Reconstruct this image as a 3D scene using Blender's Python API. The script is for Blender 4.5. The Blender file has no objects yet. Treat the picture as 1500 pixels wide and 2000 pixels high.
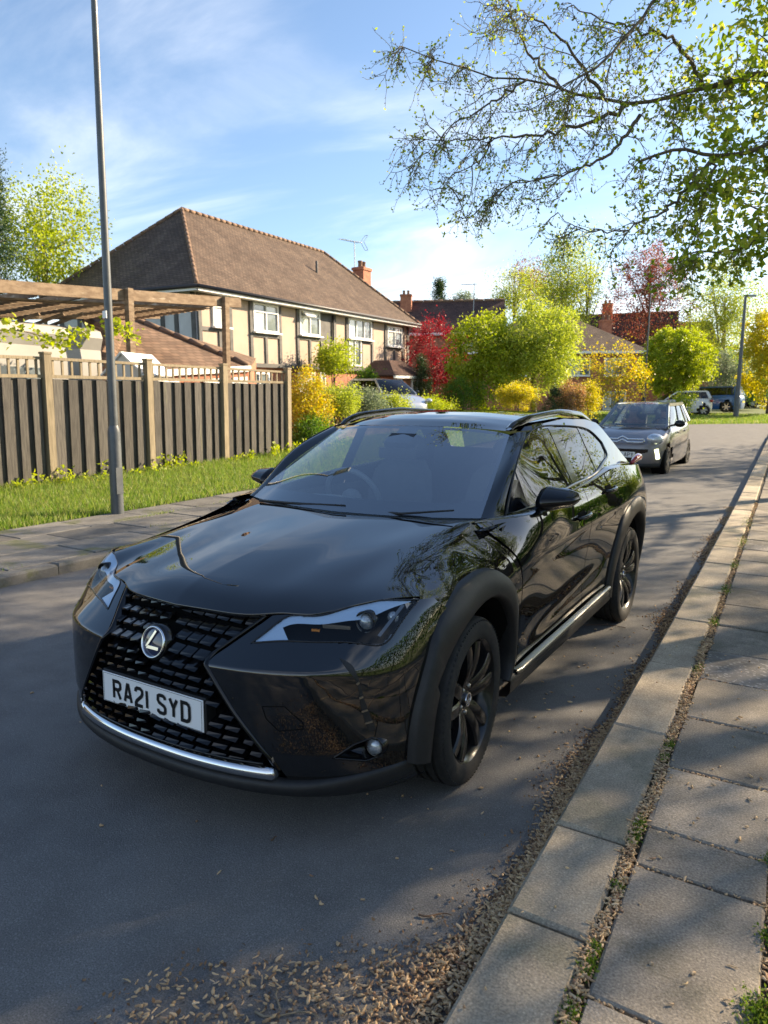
import bpy, bmesh, math, random
import numpy as np
from mathutils import Vector, Matrix
random.seed(7); RNG = np.random.default_rng(7)
scn = bpy.context.scene; COL = scn.collection
R = math.radians
# ------------------------------------------------------------------ camera
CAM = np.array([1.98658, -2.54968, 1.52653]); YAW, PITCH, ROLL, FPX = -0.543488, 0.148649, 0.009718, 1396.192
_f = np.array([math.sin(YAW)*math.cos(PITCH), math.cos(YAW)*math.cos(PITCH), -math.sin(PITCH)])
_r0 = np.array([math.cos(YAW), -math.sin(YAW), 0.]); _u0 = np.cross(_r0, _f)
_r = _r0*math.cos(ROLL)+_u0*math.sin(ROLL); _u = -_r0*math.sin(ROLL)+_u0*math.cos(ROLL)
cam = bpy.data.cameras.new('camera'); camo = bpy.data.objects.new('camera', cam); COL.objects.link(camo)
m = Matrix.Identity(4)
for i in range(3): m[i][0], m[i][1], m[i][2], m[i][3] = _r[i], _u[i], -_f[i], CAM[i]
camo.matrix_world = m
cam.sensor_fit = 'HORIZONTAL'; cam.sensor_width = 36; cam.lens = 36*FPX/1500; cam.clip_start = .05; cam.clip_end = 2000
cam.dof.use_dof = True; cam.dof.focus_distance = 3.4; cam.dof.aperture_fstop = 6.3
scn.camera = camo
# ------------------------------------------------------------------ light
SUN_AZ, SUN_EL = R(33), R(25)          # azimuth from +Y towards +X
wd = bpy.data.worlds.new('World'); scn.world = wd; wd.use_nodes = True
nt = wd.node_tree; N = nt.nodes; L = nt.links; N.clear()
sky = N.new('ShaderNodeTexSky'); sky.sky_type = 'NISHITA'; sky.sun_disc = False
sky.sun_elevation = SUN_EL; sky.sun_rotation = SUN_AZ; sky.air_density = 1.0; sky.dust_density = .6; sky.ozone_density = 2.2
tc = N.new('ShaderNodeTexCoord'); sep = N.new('ShaderNodeSeparateXYZ'); L.new(tc.outputs['Generated'], sep.inputs[0])
def wmath(op, a, b=None, c=None):
    n = N.new('ShaderNodeMath'); n.operation = op
    for i, v in enumerate((a, b, c)):
        if v is None: continue
        if isinstance(v, (int, float)): n.inputs[i].default_value = v
        else: L.new(v, n.inputs[i])
    return n.outputs[0]
zc = wmath('ADD', wmath('MAXIMUM', sep.outputs[2], 0.0), .13)
cx = wmath('DIVIDE', sep.outputs[0], zc); cy = wmath('DIVIDE', sep.outputs[1], zc)
cmb = N.new('ShaderNodeCombineXYZ'); L.new(cx, cmb.inputs[0]); L.new(cy, cmb.inputs[1])
mp = N.new('ShaderNodeMapping'); mp.inputs['Rotation'].default_value = (0, 0, R(35)); mp.inputs['Scale'].default_value = (.55, 1.5, 1); mp.inputs['Location'].default_value = (1.3, .4, 0)
L.new(cmb.outputs[0], mp.inputs[0])
n1 = N.new('ShaderNodeTexNoise'); n1.inputs['Scale'].default_value = .8; n1.inputs['Detail'].default_value = 9; n1.inputs['Roughness'].default_value = .58; n1.inputs['Distortion'].default_value = .9
L.new(mp.outputs[0], n1.inputs['Vector'])
n2 = N.new('ShaderNodeTexNoise'); n2.inputs['Scale'].default_value = .33; n2.inputs['Detail'].default_value = 3
L.new(cmb.outputs[0], n2.inputs['Vector'])
cl = wmath('MULTIPLY_ADD', n2.outputs[0], .45, wmath('MULTIPLY', n1.outputs[0], .75))
# clouds thicken towards the horizon, as in any sky seen at a slant
low = wmath('MULTIPLY', wmath('SUBTRACT', 1.0, sep.outputs[2]), .27)
cl = wmath('ADD', cl, low)
mr = N.new('ShaderNodeMapRange'); mr.interpolation_type = 'SMOOTHSTEP'; L.new(cl, mr.inputs[0])
mr.inputs[1].default_value = .73; mr.inputs[2].default_value = 1.10; mr.inputs[3].default_value = 0; mr.inputs[4].default_value = .92
mx = N.new('ShaderNodeMix'); mx.data_type = 'RGBA'; L.new(mr.outputs[0], mx.inputs[0]); L.new(sky.outputs[0], mx.inputs[6])
mx.inputs[7].default_value = (7.4, 7.4, 7.4, 1)
bg = N.new('ShaderNodeBackground'); bg.inputs[1].default_value = .08
L.new(mx.outputs[2], bg.inputs[0]); out = N.new('ShaderNodeOutputWorld'); L.new(bg.outputs[0], out.inputs[0])
sl = bpy.data.lights.new('sun', 'SUN'); sl.energy = 5.0; sl.angle = R(.6); sl.color = (1, .80, .55)
so = bpy.data.objects.new('sun', sl); COL.objects.link(so)
SUND = Vector((math.sin(SUN_AZ)*math.cos(SUN_EL), math.cos(SUN_AZ)*math.cos(SUN_EL), math.sin(SUN_EL)))
so.rotation_euler = SUND.to_track_quat('Z', 'Y').to_euler(); so.location = (20, 30, 30)
vs = scn.view_settings; vs.view_transform = 'Standard'; vs.look = 'None'; vs.exposure = 1.62; vs.gamma = 1; vs.use_curve_mapping = False
scn.render.resolution_x = 768; scn.render.resolution_y = 1024
# ------------------------------------------------------------------ helpers: picture geometry
def ray(px, py): return _f + _r*(px-750)/FPX - _u*(py-1000)/FPX
def dep(px, py, D): d = ray(px, py); return CAM + d*D
def plane(px, py, ax, val): d = ray(px, py); return CAM + d*((val-CAM[ax])/d[ax])
def sstep(a, b, x):
    t = np.clip((x-a)/(b-a), 0, 1); return t*t*(3-2*t)
def gz(x, y):                                   # the road dips towards the car, then runs level (rises in car axes)
    return .032*(np.sqrt((y-7.)**2+9)+(y-7.))*.5*sstep(2, 7, y)
def hit(px, py, fn, t0=1., t1=9., n=1600):     # first crossing of fn(P)=0 along the pixel ray
    d = ray(px, py); ts = np.linspace(t0, t1, n); P = CAM[None]+ts[:, None]*d[None]
    v = fn(P); s = np.where(np.sign(v[:-1])*np.sign(v[1:]) < 0)[0]
    if len(s) == 0: return P[np.argmin(np.abs(v))]
    i = s[0]; k = v[i]/(v[i]-v[i+1]); return P[i]+(P[i+1]-P[i])*k
def ground(px, py): return hit(px, py, lambda P: P[:, 2]-gz(P[:, 0], P[:, 1]), 1, 120, 6000)
class Spl:                                      # natural cubic spline (several columns)
    def __init__(s, xs, ys):
        s.x = np.asarray(xs, float); s.y = np.asarray(ys, float)
        if s.y.ndim == 1: s.y = s.y[:, None]
        n = len(s.x); h = np.diff(s.x); A = np.eye(n); b = np.zeros((n, s.y.shape[1]))
        for i in range(1, n-1):
            A[i, i-1] = h[i-1]; A[i, i] = 2*(h[i-1]+h[i]); A[i, i+1] = h[i]
            b[i] = 6*((s.y[i+1]-s.y[i])/h[i]-(s.y[i]-s.y[i-1])/h[i-1])
        s.m = np.linalg.solve(A, b); s.h = h
    def __call__(s, q):
        q = np.atleast_1d(np.asarray(q, float)); q = np.clip(q, s.x[0], s.x[-1])
        i = np.clip(np.searchsorted(s.x, q)-1, 0, len(s.h)-1); h = s.h[i][:, None]
        a = (s.x[i+1]-q)[:, None]; b = (q-s.x[i])[:, None]; m0, m1 = s.m[i], s.m[i+1]; y0, y1 = s.y[i], s.y[i+1]
        r = m0*a**3/(6*h)+m1*b**3/(6*h)+(y0/h-m0*h/6)*a+(y1/h-m1*h/6)*b
        return r if r.shape[1] > 1 else r[:, 0]
def arc(pts):                                   # smooth curve through 3-D points, t in 0..1 by chord length
    p = np.asarray(pts, float); d = np.r_[0, np.cumsum(np.linalg.norm(np.diff(p, axis=0), axis=1))]
    return Spl(d/d[-1], p)
class Poly:                                     # straight-segment curve, t in 0..1 by length
    def __init__(s, pts):
        s.p = np.asarray(pts, float); d = np.r_[0, np.cumsum(np.linalg.norm(np.diff(s.p, axis=0), axis=1))]; s.t = d/d[-1]
    def __call__(s, q):
        q = np.atleast_1d(q); return np.stack([np.interp(q, s.t, s.p[:, k]) for k in range(s.p.shape[1])], 1)
def inpoly(x, z, poly):
    poly = np.asarray(poly); r = np.zeros(np.shape(x), bool); n = len(poly); j = n-1
    for i in range(n):
        a, b = poly[i], poly[j]
        if a[1] != b[1]:
            c = ((a[1] > z) != (b[1] > z)) & (x < (b[0]-a[0])*(z-a[1])/(b[1]-a[1])+a[0]); r ^= c
        j = i
    return r
# ------------------------------------------------------------------ helpers: meshes
class B:
    def __init__(s): s.v = []; s.f = []; s.n = 0
    def add(s, v, f):
        v = np.asarray(v, float); s.v.append(v); s.f += [tuple(int(i)+s.n for i in q) for q in f]; s.n += len(v); return s
    def box(s, c, d, rz=0, rx=0, ry=0):
        x, y, z = d[0]/2, d[1]/2, d[2]/2
        v = np.array([(-x,-y,-z),(x,-y,-z),(x,y,-z),(-x,y,-z),(-x,-y,z),(x,-y,z),(x,y,z),(-x,y,z)])
        if rz or rx or ry: v = v @ np.array(Matrix.Rotation(rz,3,'Z') @ Matrix.Rotation(ry,3,'Y') @ Matrix.Rotation(rx,3,'X')).T
        return s.add(v+np.array(c), [(0,3,2,1),(4,5,6,7),(0,1,5,4),(1,2,6,5),(2,3,7,6),(3,0,4,7)])
    def slab(s, x0, x1, y0, y1, z0, z1, b=.01):                     # block with a chamfered top
        v = [(x0,y0,z0),(x1,y0,z0),(x1,y1,z0),(x0,y1,z0),(x0,y0,z1-b),(x1,y0,z1-b),(x1,y1,z1-b),(x0,y1,z1-b),(x0+b,y0+b,z1),(x1-b,y0+b,z1),(x1-b,y1-b,z1),(x0+b,y1-b,z1)]
        return s.add(v, [(0,1,5,4),(1,2,6,5),(2,3,7,6),(3,0,4,7),(4,5,9,8),(5,6,10,9),(6,7,11,10),(7,4,8,11),(8,9,10,11)])
    def bar(s, a, b, w, h, up=(0,0,1)):                              # box from a to b
        a = Vector(a); b = Vector(b); d = b-a; l = d.length; d.normalize(); u = Vector(up); sx = d.cross(u)
        if sx.length < 1e-4: sx = d.cross(Vector((0,1,0)))
        sx.normalize(); u = sx.cross(d); v = []
        for p in (a, b):
            for i, j in ((-1,-1),(1,-1),(1,1),(-1,1)): v.append(p+sx*(w/2*i)+u*(h/2*j))
        return s.add(v, [(3,2,1,0),(4,5,6,7),(0,1,5,4),(1,2,6,5),(2,3,7,6),(3,0,4,7)])
    def prism(s, poly, a, b):                                        # poly of 3-D points extruded by vector (b-a)
        p = np.asarray(poly, float); n = len(p); o = np.asarray(b, float)-np.asarray(a, float)
        return s.add(np.vstack([p, p+o]), [tuple(range(n))[::-1], tuple(range(n, 2*n))]+[(i, (i+1) % n, n+(i+1) % n, n+i) for i in range(n)])
    def tube(s, path, rad, n=8, cap=True, closed=False):
        P = np.asarray(path, float); k = len(P); rad = np.broadcast_to(rad, (k,))
        T = np.gradient(P, axis=0) if not closed else np.roll(P, -1, 0)-np.roll(P, 1, 0)
        T /= np.linalg.norm(T, axis=1)[:, None]+1e-12
        u = np.array([0, 0, 1.]) if abs(T[0][2]) < .9 else np.array([1., 0, 0]); V = []
        an = np.arange(n)*2*math.pi/n
        for i in range(k):
            u = u-T[i]*(u@T[i]); u /= np.linalg.norm(u)+1e-12; w = np.cross(T[i], u)
            V.append(P[i]+rad[i]*(np.cos(an)[:, None]*u+np.sin(an)[:, None]*w))
        F = []
        for i in range(k if closed else k-1):
            for j in range(n):
                a, b = i*n+j, i*n+(j+1) % n; c, d = ((i+1) % k)*n+(j+1) % n, ((i+1) % k)*n+j; F.append((a, b, c, d))
        if cap and not closed: F += [tuple(range(n))[::-1], tuple(range((k-1)*n, k*n))]
        return s.add(np.vstack(V), F)
    def lathe(s, prof, c, axis='X', n=48):                           # prof: (along, radius)
        V = []; k = len(prof)
        for i in range(n):
            a = 2*math.pi*i/n
            for h, r in prof:
                p = {'X': (h, r*math.cos(a), r*math.sin(a)), 'Y': (r*math.cos(a), h, r*math.sin(a)), 'Z': (r*math.cos(a), r*math.sin(a), h)}[axis]
                V.append(np.array(p)+c)
        return s.add(V, [(i*k+j, ((i+1) % n)*k+j, ((i+1) % n)*k+j+1, i*k+j+1) for i in range(n) for j in range(k-1)])
    def grid(s, P, keep=None):
        P = np.asarray(P, float); a, b = P.shape[:2]; F = []
        for i in range(a-1):
            for j in range(b-1):
                if keep is None or keep[i, j]: F.append((i*b+j, (i+1)*b+j, (i+1)*b+j+1, i*b+j+1))
        return s.add(P.reshape(-1, 3), F)
    def ball(s, c, r, nu=12, nv=8):
        r = np.broadcast_to(r, (3,)); P = np.zeros((nu+1, nv+1, 3))
        for i in range(nu+1):
            for j in range(nv+1):
                a = 2*math.pi*i/nu; b = math.pi*j/nv
                P[i, j] = (r[0]*math.cos(a)*math.sin(b), r[1]*math.sin(a)*math.sin(b), -r[2]*math.cos(b))
        return s.grid(P+np.asarray(c, float))
    def mesh(s, smooth=False, mirror=False, weld=0):
        v = np.vstack(s.v) if s.v else np.zeros((0, 3)); f = s.f
        if mirror: v = v*np.array([-1, 1, 1]); f = [q[::-1] for q in f]
        me = bpy.data.meshes.new('m'); me.from_pydata(v.tolist(), [], f)
        if weld:
            bm = bmesh.new(); bm.from_mesh(me); bmesh.ops.remove_doubles(bm, verts=bm.verts, dist=weld); bmesh.ops.recalc_face_normals(bm, faces=bm.faces); bm.to_mesh(me); bm.free()
        if smooth: me.polygons.foreach_set('use_smooth', [True]*len(me.polygons))
        me.update(); return me
    def build(s, name, mat, parent=None, smooth=False, mirror=False, weld=0, loc=None, auto=0):
        me = s.mesh(smooth, mirror, weld)
        if auto: me.set_sharp_from_angle(angle=R(auto))
        return link(name, me, mat, parent, loc)
def link(name, me, mat, parent=None, loc=None):
    if mat is not None and len(me.materials) == 0: me.materials.append(mat)
    o = bpy.data.objects.new(name, me); COL.objects.link(o)
    if parent is not None: o.parent = parent
    if loc is not None: o.location = loc
    return o
def empty(name, loc=(0,0,0), rot=(0,0,0)):
    o = bpy.data.objects.new(name, None); COL.objects.link(o); o.location = loc; o.rotation_euler = rot; o.empty_display_size = .2; return o
def tag(o, label, cat=None, group=None, kind=None):
    if label: o['label'] = label
    if cat: o['category'] = cat
    if group: o['group'] = group
    if kind: o['kind'] = kind
    return o
def struct(o): o['kind'] = 'structure'; return o
def copy_tree(o, parent=None):
    c = o.copy(); COL.objects.link(c); c.parent = parent
    for ch in o.children: copy_tree(ch, c)
    return c
# ------------------------------------------------------------------ helpers: materials
def mat(name, c1, rough=.6, c2=None, scale=6., detail=5, metal=0., bump=0., bscale=80., coat=0., rnd=0., space='pos', spec=.5, stretch=None, c3=None, s3=1., t3=.5, emit=None, estr=1., trans=0., ior=1.45, coatr=.03, bdist=.01):
    m = bpy.data.materials.new(name); m.use_nodes = True; t = m.node_tree; N = t.nodes; L = t.links
    b = N['Principled BSDF']; b.inputs['Roughness'].default_value = rough; b.inputs['Metallic'].default_value = metal
    b.inputs['Coat Weight'].default_value = coat; b.inputs['Coat Roughness'].default_value = coatr; b.inputs['Specular IOR Level'].default_value = spec
    b.inputs['Transmission Weight'].default_value = trans; b.inputs['IOR'].default_value = ior
    c4 = lambda c: (c[0], c[1], c[2], 1)
    if space == 'pos': vec = N.new('ShaderNodeNewGeometry').outputs['Position']
    else: vec = N.new('ShaderNodeTexCoord').outputs['Object']
    if stretch:
        mp = N.new('ShaderNodeMapping'); mp.inputs['Scale'].default_value = stretch; L.new(vec, mp.inputs[0]); vec = mp.outputs[0]
    def noise(s, d=5):
        n = N.new('ShaderNodeTexNoise'); n.inputs['Scale'].default_value = s; n.inputs['Detail'].default_value = d; n.inputs['Roughness'].default_value = .6; L.new(vec, n.inputs['Vector']); return n.outputs[0]
    def ramp(v, a, bb):
        r = N.new('ShaderNodeMapRange'); r.interpolation_type = 'SMOOTHSTEP'; L.new(v, r.inputs[0]); r.inputs[1].default_value = a; r.inputs[2].default_value = bb; return r.outputs[0]
    def mix(f, a, bb):
        x = N.new('ShaderNodeMix'); x.data_type = 'RGBA'; L.new(f, x.inputs[0])
        for i, q in ((6, a), (7, bb)):
            if isinstance(q, tuple): x.inputs[i].default_value = c4(q)
            else: L.new(q, x.inputs[i])
        return x.outputs[2]
    col = tuple(c1)
    if c2 is not None: col = mix(ramp(noise(scale, detail), .32, .68), tuple(c1), tuple(c2))
    if c3 is not None: col = mix(ramp(noise(s3, 6), t3, t3+.12), col, tuple(c3))
    if rnd:
        if isinstance(col, tuple):
            q = N.new('ShaderNodeRGB'); q.outputs[0].default_value = c4(col); col = q.outputs[0]
        oi = N.new('ShaderNodeObjectInfo'); r = N.new('ShaderNodeMapRange'); L.new(oi.outputs['Random'], r.inputs[0]); r.inputs[3].default_value = 1-rnd; r.inputs[4].default_value = 1+rnd
        h = N.new('ShaderNodeHueSaturation'); L.new(r.outputs[0], h.inputs['Value']); L.new(col, h.inputs['Color']); col = h.outputs[0]
    if isinstance(col, tuple): b.inputs['Base Color'].default_value = c4(col)
    else: L.new(col, b.inputs['Base Color'])
    if bump:
        bp = N.new('ShaderNodeBump'); bp.inputs['Strength'].default_value = bump; bp.inputs['Distance'].default_value = bdist; L.new(noise(bscale, 4), bp.inputs['Height']); L.new(bp.outputs[0], b.inputs['Normal'])
    if emit is not None: b.inputs['Emission Color'].default_value = c4(emit); b.inputs['Emission Strength'].default_value = estr
    m.diffuse_color = c4(c1); return m
def glass(name, tint=(.5,.6,.62), rough=.01, f0=.06):     # a thin sheet: clear straight through, mirrors by Fresnel (same from both sides)
    m = bpy.data.materials.new(name); m.use_nodes = True; t = m.node_tree; N = t.nodes; L = t.links; N.clear()
    a = N.new('ShaderNodeBsdfTransparent'); a.inputs[0].default_value = (*tint, 1); g = N.new('ShaderNodeBsdfGlossy'); g.inputs['Roughness'].default_value = rough
    ge = N.new('ShaderNodeNewGeometry'); d = N.new('ShaderNodeVectorMath'); d.operation = 'DOT_PRODUCT'; L.new(ge.outputs['Incoming'], d.inputs[0]); L.new(ge.outputs['Normal'], d.inputs[1])
    def mth(op, p, q=0.):
        n = N.new('ShaderNodeMath'); n.operation = op
        for k, v in enumerate((p, q)):
            if isinstance(v, float): n.inputs[k].default_value = v
            else: L.new(v, n.inputs[k])
        return n.outputs[0]
    c = mth('SUBTRACT', 1., mth('MINIMUM', mth('ABSOLUTE', d.outputs['Value']), 1.)); fr = mth('ADD', mth('MULTIPLY', mth('POWER', c, 5.), 1.-f0), f0)
    x = N.new('ShaderNodeMixShader'); L.new(fr, x.inputs[0]); L.new(a.outputs[0], x.inputs[1]); L.new(g.outputs[0], x.inputs[2])
    o = N.new('ShaderNodeOutputMaterial'); L.new(x.outputs[0], o.inputs[0]); m.diffuse_color = (*tint, 1); return m
def leafmat(name, cols, trans=.45, rough=.5):      # colours vary leaf by leaf
    m = bpy.data.materials.new(name); m.use_nodes = True; t = m.node_tree; N = t.nodes; L = t.links; N.clear()
    g = N.new('ShaderNodeNewGeometry'); cr = N.new('ShaderNodeValToRGB'); e = cr.color_ramp.elements
    while len(e) < len(cols): e.new(.5)
    for i, c in enumerate(cols): e[i].position = i/(len(cols)-1); e[i].color = (*c, 1)
    L.new(g.outputs['Random Per Island'], cr.inputs[0])
    d = N.new('ShaderNodeBsdfPrincipled'); d.inputs['Roughness'].default_value = rough; d.inputs['Specular IOR Level'].default_value = .35; L.new(cr.outputs[0], d.inputs['Base Color'])
    tr = N.new('ShaderNodeBsdfTranslucent')
    hs = N.new('ShaderNodeHueSaturation'); hs.inputs['Saturation'].default_value = 1.1; hs.inputs['Value'].default_value = 1.5; L.new(cr.outputs[0], hs.inputs['Color']); L.new(hs.outputs[0], tr.inputs[0])
    x = N.new('ShaderNodeMixShader'); x.inputs[0].default_value = trans; L.new(d.outputs[0], x.inputs[1]); L.new(tr.outputs[0], x.inputs[2])
    o = N.new('ShaderNodeOutputMaterial'); L.new(x.outputs[0], o.inputs[0]); m.diffuse_color = (*cols[0], 1); return m
# strokes for plate characters, in a 1 x 2 cell (x right, y up)
GLY = {'R': [[(0,0),(0,2),(.75,2),(1,1.8),(1,1.3),(.75,1.05),(0,1.05)],[(.5,1.05),(1,0)]], 'A': [[(0,0),(.42,2),(.58,2),(1,0)],[(.17,.6),(.83,.6)]],
 '2': [[(0,1.55),(.05,1.85),(.25,2),(.75,2),(.98,1.8),(1,1.45),(.85,1.15),(.15,.5),(0,.2),(0,0),(1,0)]], '1': [[(.5,0),(.5,2)]],
 'S': [[(1,1.6),(.95,1.85),(.75,2),(.25,2),(.03,1.85),(.0,1.4),(.15,1.15),(.85,.85),(1,.6),(.97,.15),(.75,0),(.25,0),(.03,.15),(0,.4)]],
 'Y': [[(0,2),(.5,1),(.5,0)],[(1,2),(.5,1)]], 'D': [[(0,0),(0,2),(.65,2),(.9,1.85),(1,1.6),(1,.4),(.9,.15),(.65,0),(0,0)]],
 '6': [[(1,1.7),(.8,2),(.2,2),(0,1.75),(0,.2),(.2,0),(.8,0),(1,.25),(1,.85),(.8,1.1),(0,1.1)]], '4': [[(.75,0),(.75,2),(0,.6),(1,.6)]], 'P': [[(0,0),(0,2),(.75,2),(1,1.8),(1,1.2),(.75,.95),(0,.95)]]}
def lettering(txt, w, h, gap, st, space):
    """flat strokes in x-z, centred; returns B and total width"""
    out = []; x = 0; segs = []
    for ci, ch in enumerate(txt):
        if ch == ' ': x += space; continue
        cw = 0 if ch == '1' else w
        for pl in GLY[ch]:
            segs.append((ci, [(x+(p[0]-(.5 if ch == '1' else 0))*w, p[1]*h/2) for p in pl]))
        x += cw+st+gap
    tot = x-gap-st
    k = 0
    chars = {}
    for ci, pl in segs:
        P = np.array(pl)-np.array([tot/2, h/2]); n = len(P); Lf = []; Rt = []
        closed = np.allclose(P[0], P[-1])
        for i in range(n):
            d0 = P[i]-P[i-1] if i > 0 else (P[-1]-P[-2] if closed else P[1]-P[0]); d1 = P[i+1]-P[i] if i < n-1 else (P[1]-P[0] if closed else P[-1]-P[-2])
            d0 = d0/np.linalg.norm(d0); d1 = d1/np.linalg.norm(d1); n0 = np.array([-d0[1], d0[0]]); n1 = np.array([-d1[1], d1[0]])
            mm = n0+n1; mm /= np.linalg.norm(mm); mm *= min(1/max(mm@n0, .3), 1.6)*st/2
            e = np.zeros(2)
            if not closed and i == 0: e = -d1*st*.0
            Lf.append(P[i]+mm+e); Rt.append(P[i]-mm+e)
        y = -k*.00015; k += 1
        V = [(q[0], y, q[1]) for q in Lf]+[(q[0], y, q[1]) for q in Rt]
        chars.setdefault(ci, B()).add(V, [(i, n+i, n+i+1, i+1) for i in range(n-1)])
    return list(chars.values())
# ------------------------------------------------------------------ ground, road, pavements
def weather(m, cs, cw, mask, dark, grain, gs):
    """fine grain and a few real cracks: colour and relief together"""
    t = m.node_tree; N = t.nodes; L = t.links; b = N['Principled BSDF']; g = N.new('ShaderNodeNewGeometry'); pos = g.outputs['Position']
    def nz(sc, d): n = N.new('ShaderNodeTexNoise'); n.inputs['Scale'].default_value = sc; n.inputs['Detail'].default_value = d; L.new(pos, n.inputs['Vector']); return n
    def mr(v, a, c, e, f_): r = N.new('ShaderNodeMapRange'); L.new(v, r.inputs[0]); r.inputs[1].default_value = a; r.inputs[2].default_value = c; r.inputs[3].default_value = e; r.inputs[4].default_value = f_; return r.outputs[0]
    def mt(op, a, c): n = N.new('ShaderNodeMath'); n.operation = op; L.new(a, n.inputs[0]); (L.new(c, n.inputs[1]) if not isinstance(c, float) else setattr(n.inputs[1], 'default_value', c)); return n.outputs[0]
    w = nz(3.2, 4); mx = N.new('ShaderNodeMix'); mx.data_type = 'VECTOR'; mx.inputs[0].default_value = .16; L.new(pos, mx.inputs[4]); L.new(w.outputs['Color'], mx.inputs[5])
    v = N.new('ShaderNodeTexVoronoi'); v.feature = 'DISTANCE_TO_EDGE'; v.inputs['Scale'].default_value = cs; L.new(mx.outputs[1], v.inputs['Vector'])
    crack = mt('MULTIPLY', mr(v.outputs['Distance'], 0, cw, 1, 0), mr(nz(.8, 2).outputs[0], mask, mask+.06, 0, 1))
    val = mt('MULTIPLY', mr(crack, 0, 1, 1, dark), mr(nz(gs, 3).outputs[0], .3, .7, 1-grain, 1+grain))
    h = N.new('ShaderNodeHueSaturation'); L.new(b.inputs['Base Color'].links[0].from_socket, h.inputs['Color']); L.new(val, h.inputs['Value']); L.new(h.outputs[0], b.inputs['Base Color'])
    bp = N.new('ShaderNodeBump'); bp.invert = True; bp.inputs['Strength'].default_value = .8; bp.inputs['Distance'].default_value = .006; L.new(crack, bp.inputs['Height']); L.new(b.inputs['Normal'].links[0].from_socket, bp.inputs['Normal']); L.new(bp.outputs[0], b.inputs['Normal']); return m
def asphalt():
    m = mat('asphalt', (.128,.124,.119), .88, (.16,.155,.148), 3.5, bump=.55, bscale=150, spec=.35, c3=(.165,.156,.144), s3=.55, t3=.56, bdist=.006)
    t = m.node_tree; N = t.nodes; L = t.links; b = N['Principled BSDF']; g = N.new('ShaderNodeNewGeometry')
    v = N.new('ShaderNodeTexVoronoi'); v.inputs['Scale'].default_value = 190; L.new(g.outputs['Position'], v.inputs['Vector'])
    w = N.new('ShaderNodeTexWhiteNoise'); w.noise_dimensions = '3D'; L.new(v.outputs['Position'], w.inputs['Vector'])
    r = N.new('ShaderNodeMapRange'); L.new(w.outputs[0], r.inputs[0]); r.inputs[1].default_value = .80; r.inputs[2].default_value = 1; r.inputs[3].default_value = 1; r.inputs[4].default_value = 1.35
    h = N.new('ShaderNodeHueSaturation'); src = b.inputs['Base Color'].links[0].from_socket; L.new(src, h.inputs['Color']); L.new(r.outputs[0], h.inputs['Value']); L.new(h.outputs[0], b.inputs['Base Color'])
    return m
M_ASPH = weather(asphalt(), .55, .008, .66, .6, .42, 230)
def concrete(name, a, b_, warm, rnd=.2, peb=210, k=1.28):
    m = mat(name, a, .9, b_, 5, bump=.5, bscale=130, rnd=rnd, c3=warm, s3=2.2, t3=.52, spec=.25, bdist=.006)
    t = m.node_tree; N = t.nodes; L = t.links; b = N['Principled BSDF']; g = N.new('ShaderNodeNewGeometry')
    v = N.new('ShaderNodeTexVoronoi'); v.inputs['Scale'].default_value = peb; L.new(g.outputs['Position'], v.inputs['Vector'])
    w = N.new('ShaderNodeTexWhiteNoise'); L.new(v.outputs['Position'], w.inputs['Vector'])
    r = N.new('ShaderNodeMapRange'); L.new(w.outputs[0], r.inputs[0]); r.inputs[1].default_value = .82; r.inputs[2].default_value = 1; r.inputs[3].default_value = 1; r.inputs[4].default_value = k
    h = N.new('ShaderNodeHueSaturation'); src = b.inputs['Base Color'].links[0].from_socket; L.new(src, h.inputs['Color']); L.new(r.outputs[0], h.inputs['Value']); L.new(h.outputs[0], b.inputs['Base Color'])
    return m
M_KERB = weather(concrete('kerb_concrete', (.32,.27,.205), (.41,.35,.265), (.25,.225,.165)), 1.2, .0045, .80, .45, .30, 150)
M_SLAB = weather(concrete('slab_concrete', (.20,.176,.143), (.275,.242,.20), (.155,.142,.112)), 1.2, .004, .85, .5, .34, 150)
M_SLAB_ROUGH = concrete('slab_exposed', (.16,.15,.135), (.24,.22,.2), (.13,.12,.105), .1, 75, 2.2)
M_SLABL = weather(concrete('slab_concrete_old', (.135,.13,.12), (.185,.178,.163), (.12,.125,.075)), 1.2, .0045, .58, .45, .30, 150)
M_SOIL = mat('soil', (.05,.038,.024), .95, (.10,.078,.045), 14, bump=.9, bscale=60)
M_EARTH = mat('meadow', (.07,.10,.025), .95, (.11,.15,.03), 1.4, bump=.6, bscale=20)
M_VERGE = mat('verge_soil', (.06,.085,.02), .95, (.09,.11,.03), 5, bump=.8, bscale=30)
P = np.zeros((70, 70, 3)); xs = np.linspace(-1, 1, 70); xs = np.sign(xs)*np.abs(xs)**2.2*420
for i in range(70):
    P[i, :, 0] = xs[i]-4; P[i, :, 1] = xs+14
P[..., 2] = np.minimum(gz(P[..., 0], P[..., 1]), 4.5)-.03
struct(B().grid(P).build('ground', M_EARTH, smooth=True))
KS = .03                                       # the kerb runs slightly across the car's axis
def kx(y): return 1.315-KS*y
Lc = arc([(-3.0,-40),(-3.3,-14),(-3.55,-4),(-3.66,0),(-3.95,6),(-4.35,14),(-4.6,21),(-4.9,26),(-4.6,30),(-1.2,33.2),(6,37),(20,43)])
Rc = arc([(1.9,-40),(1.75,-14),(1.44,-4),(1.315,0),(1.135,6),(.895,14),(.70,20),(.62,24),(1.6,27.5),(4.5,30),(9,32.5),(24,39)])
tt = np.linspace(0, 1, 220); l = Lc(tt)[:, :2]; r = Rc(tt)[:, :2]; s = np.linspace(0, 1, 16)[None, :, None]
xy = l[:, None]*(1-s)+r[:, None]*s; P = np.concatenate([xy, gz(xy[..., 0:1], xy[..., 1:2])], 2)
struct(B().grid(P).build('road', M_ASPH, smooth=True))
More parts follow.
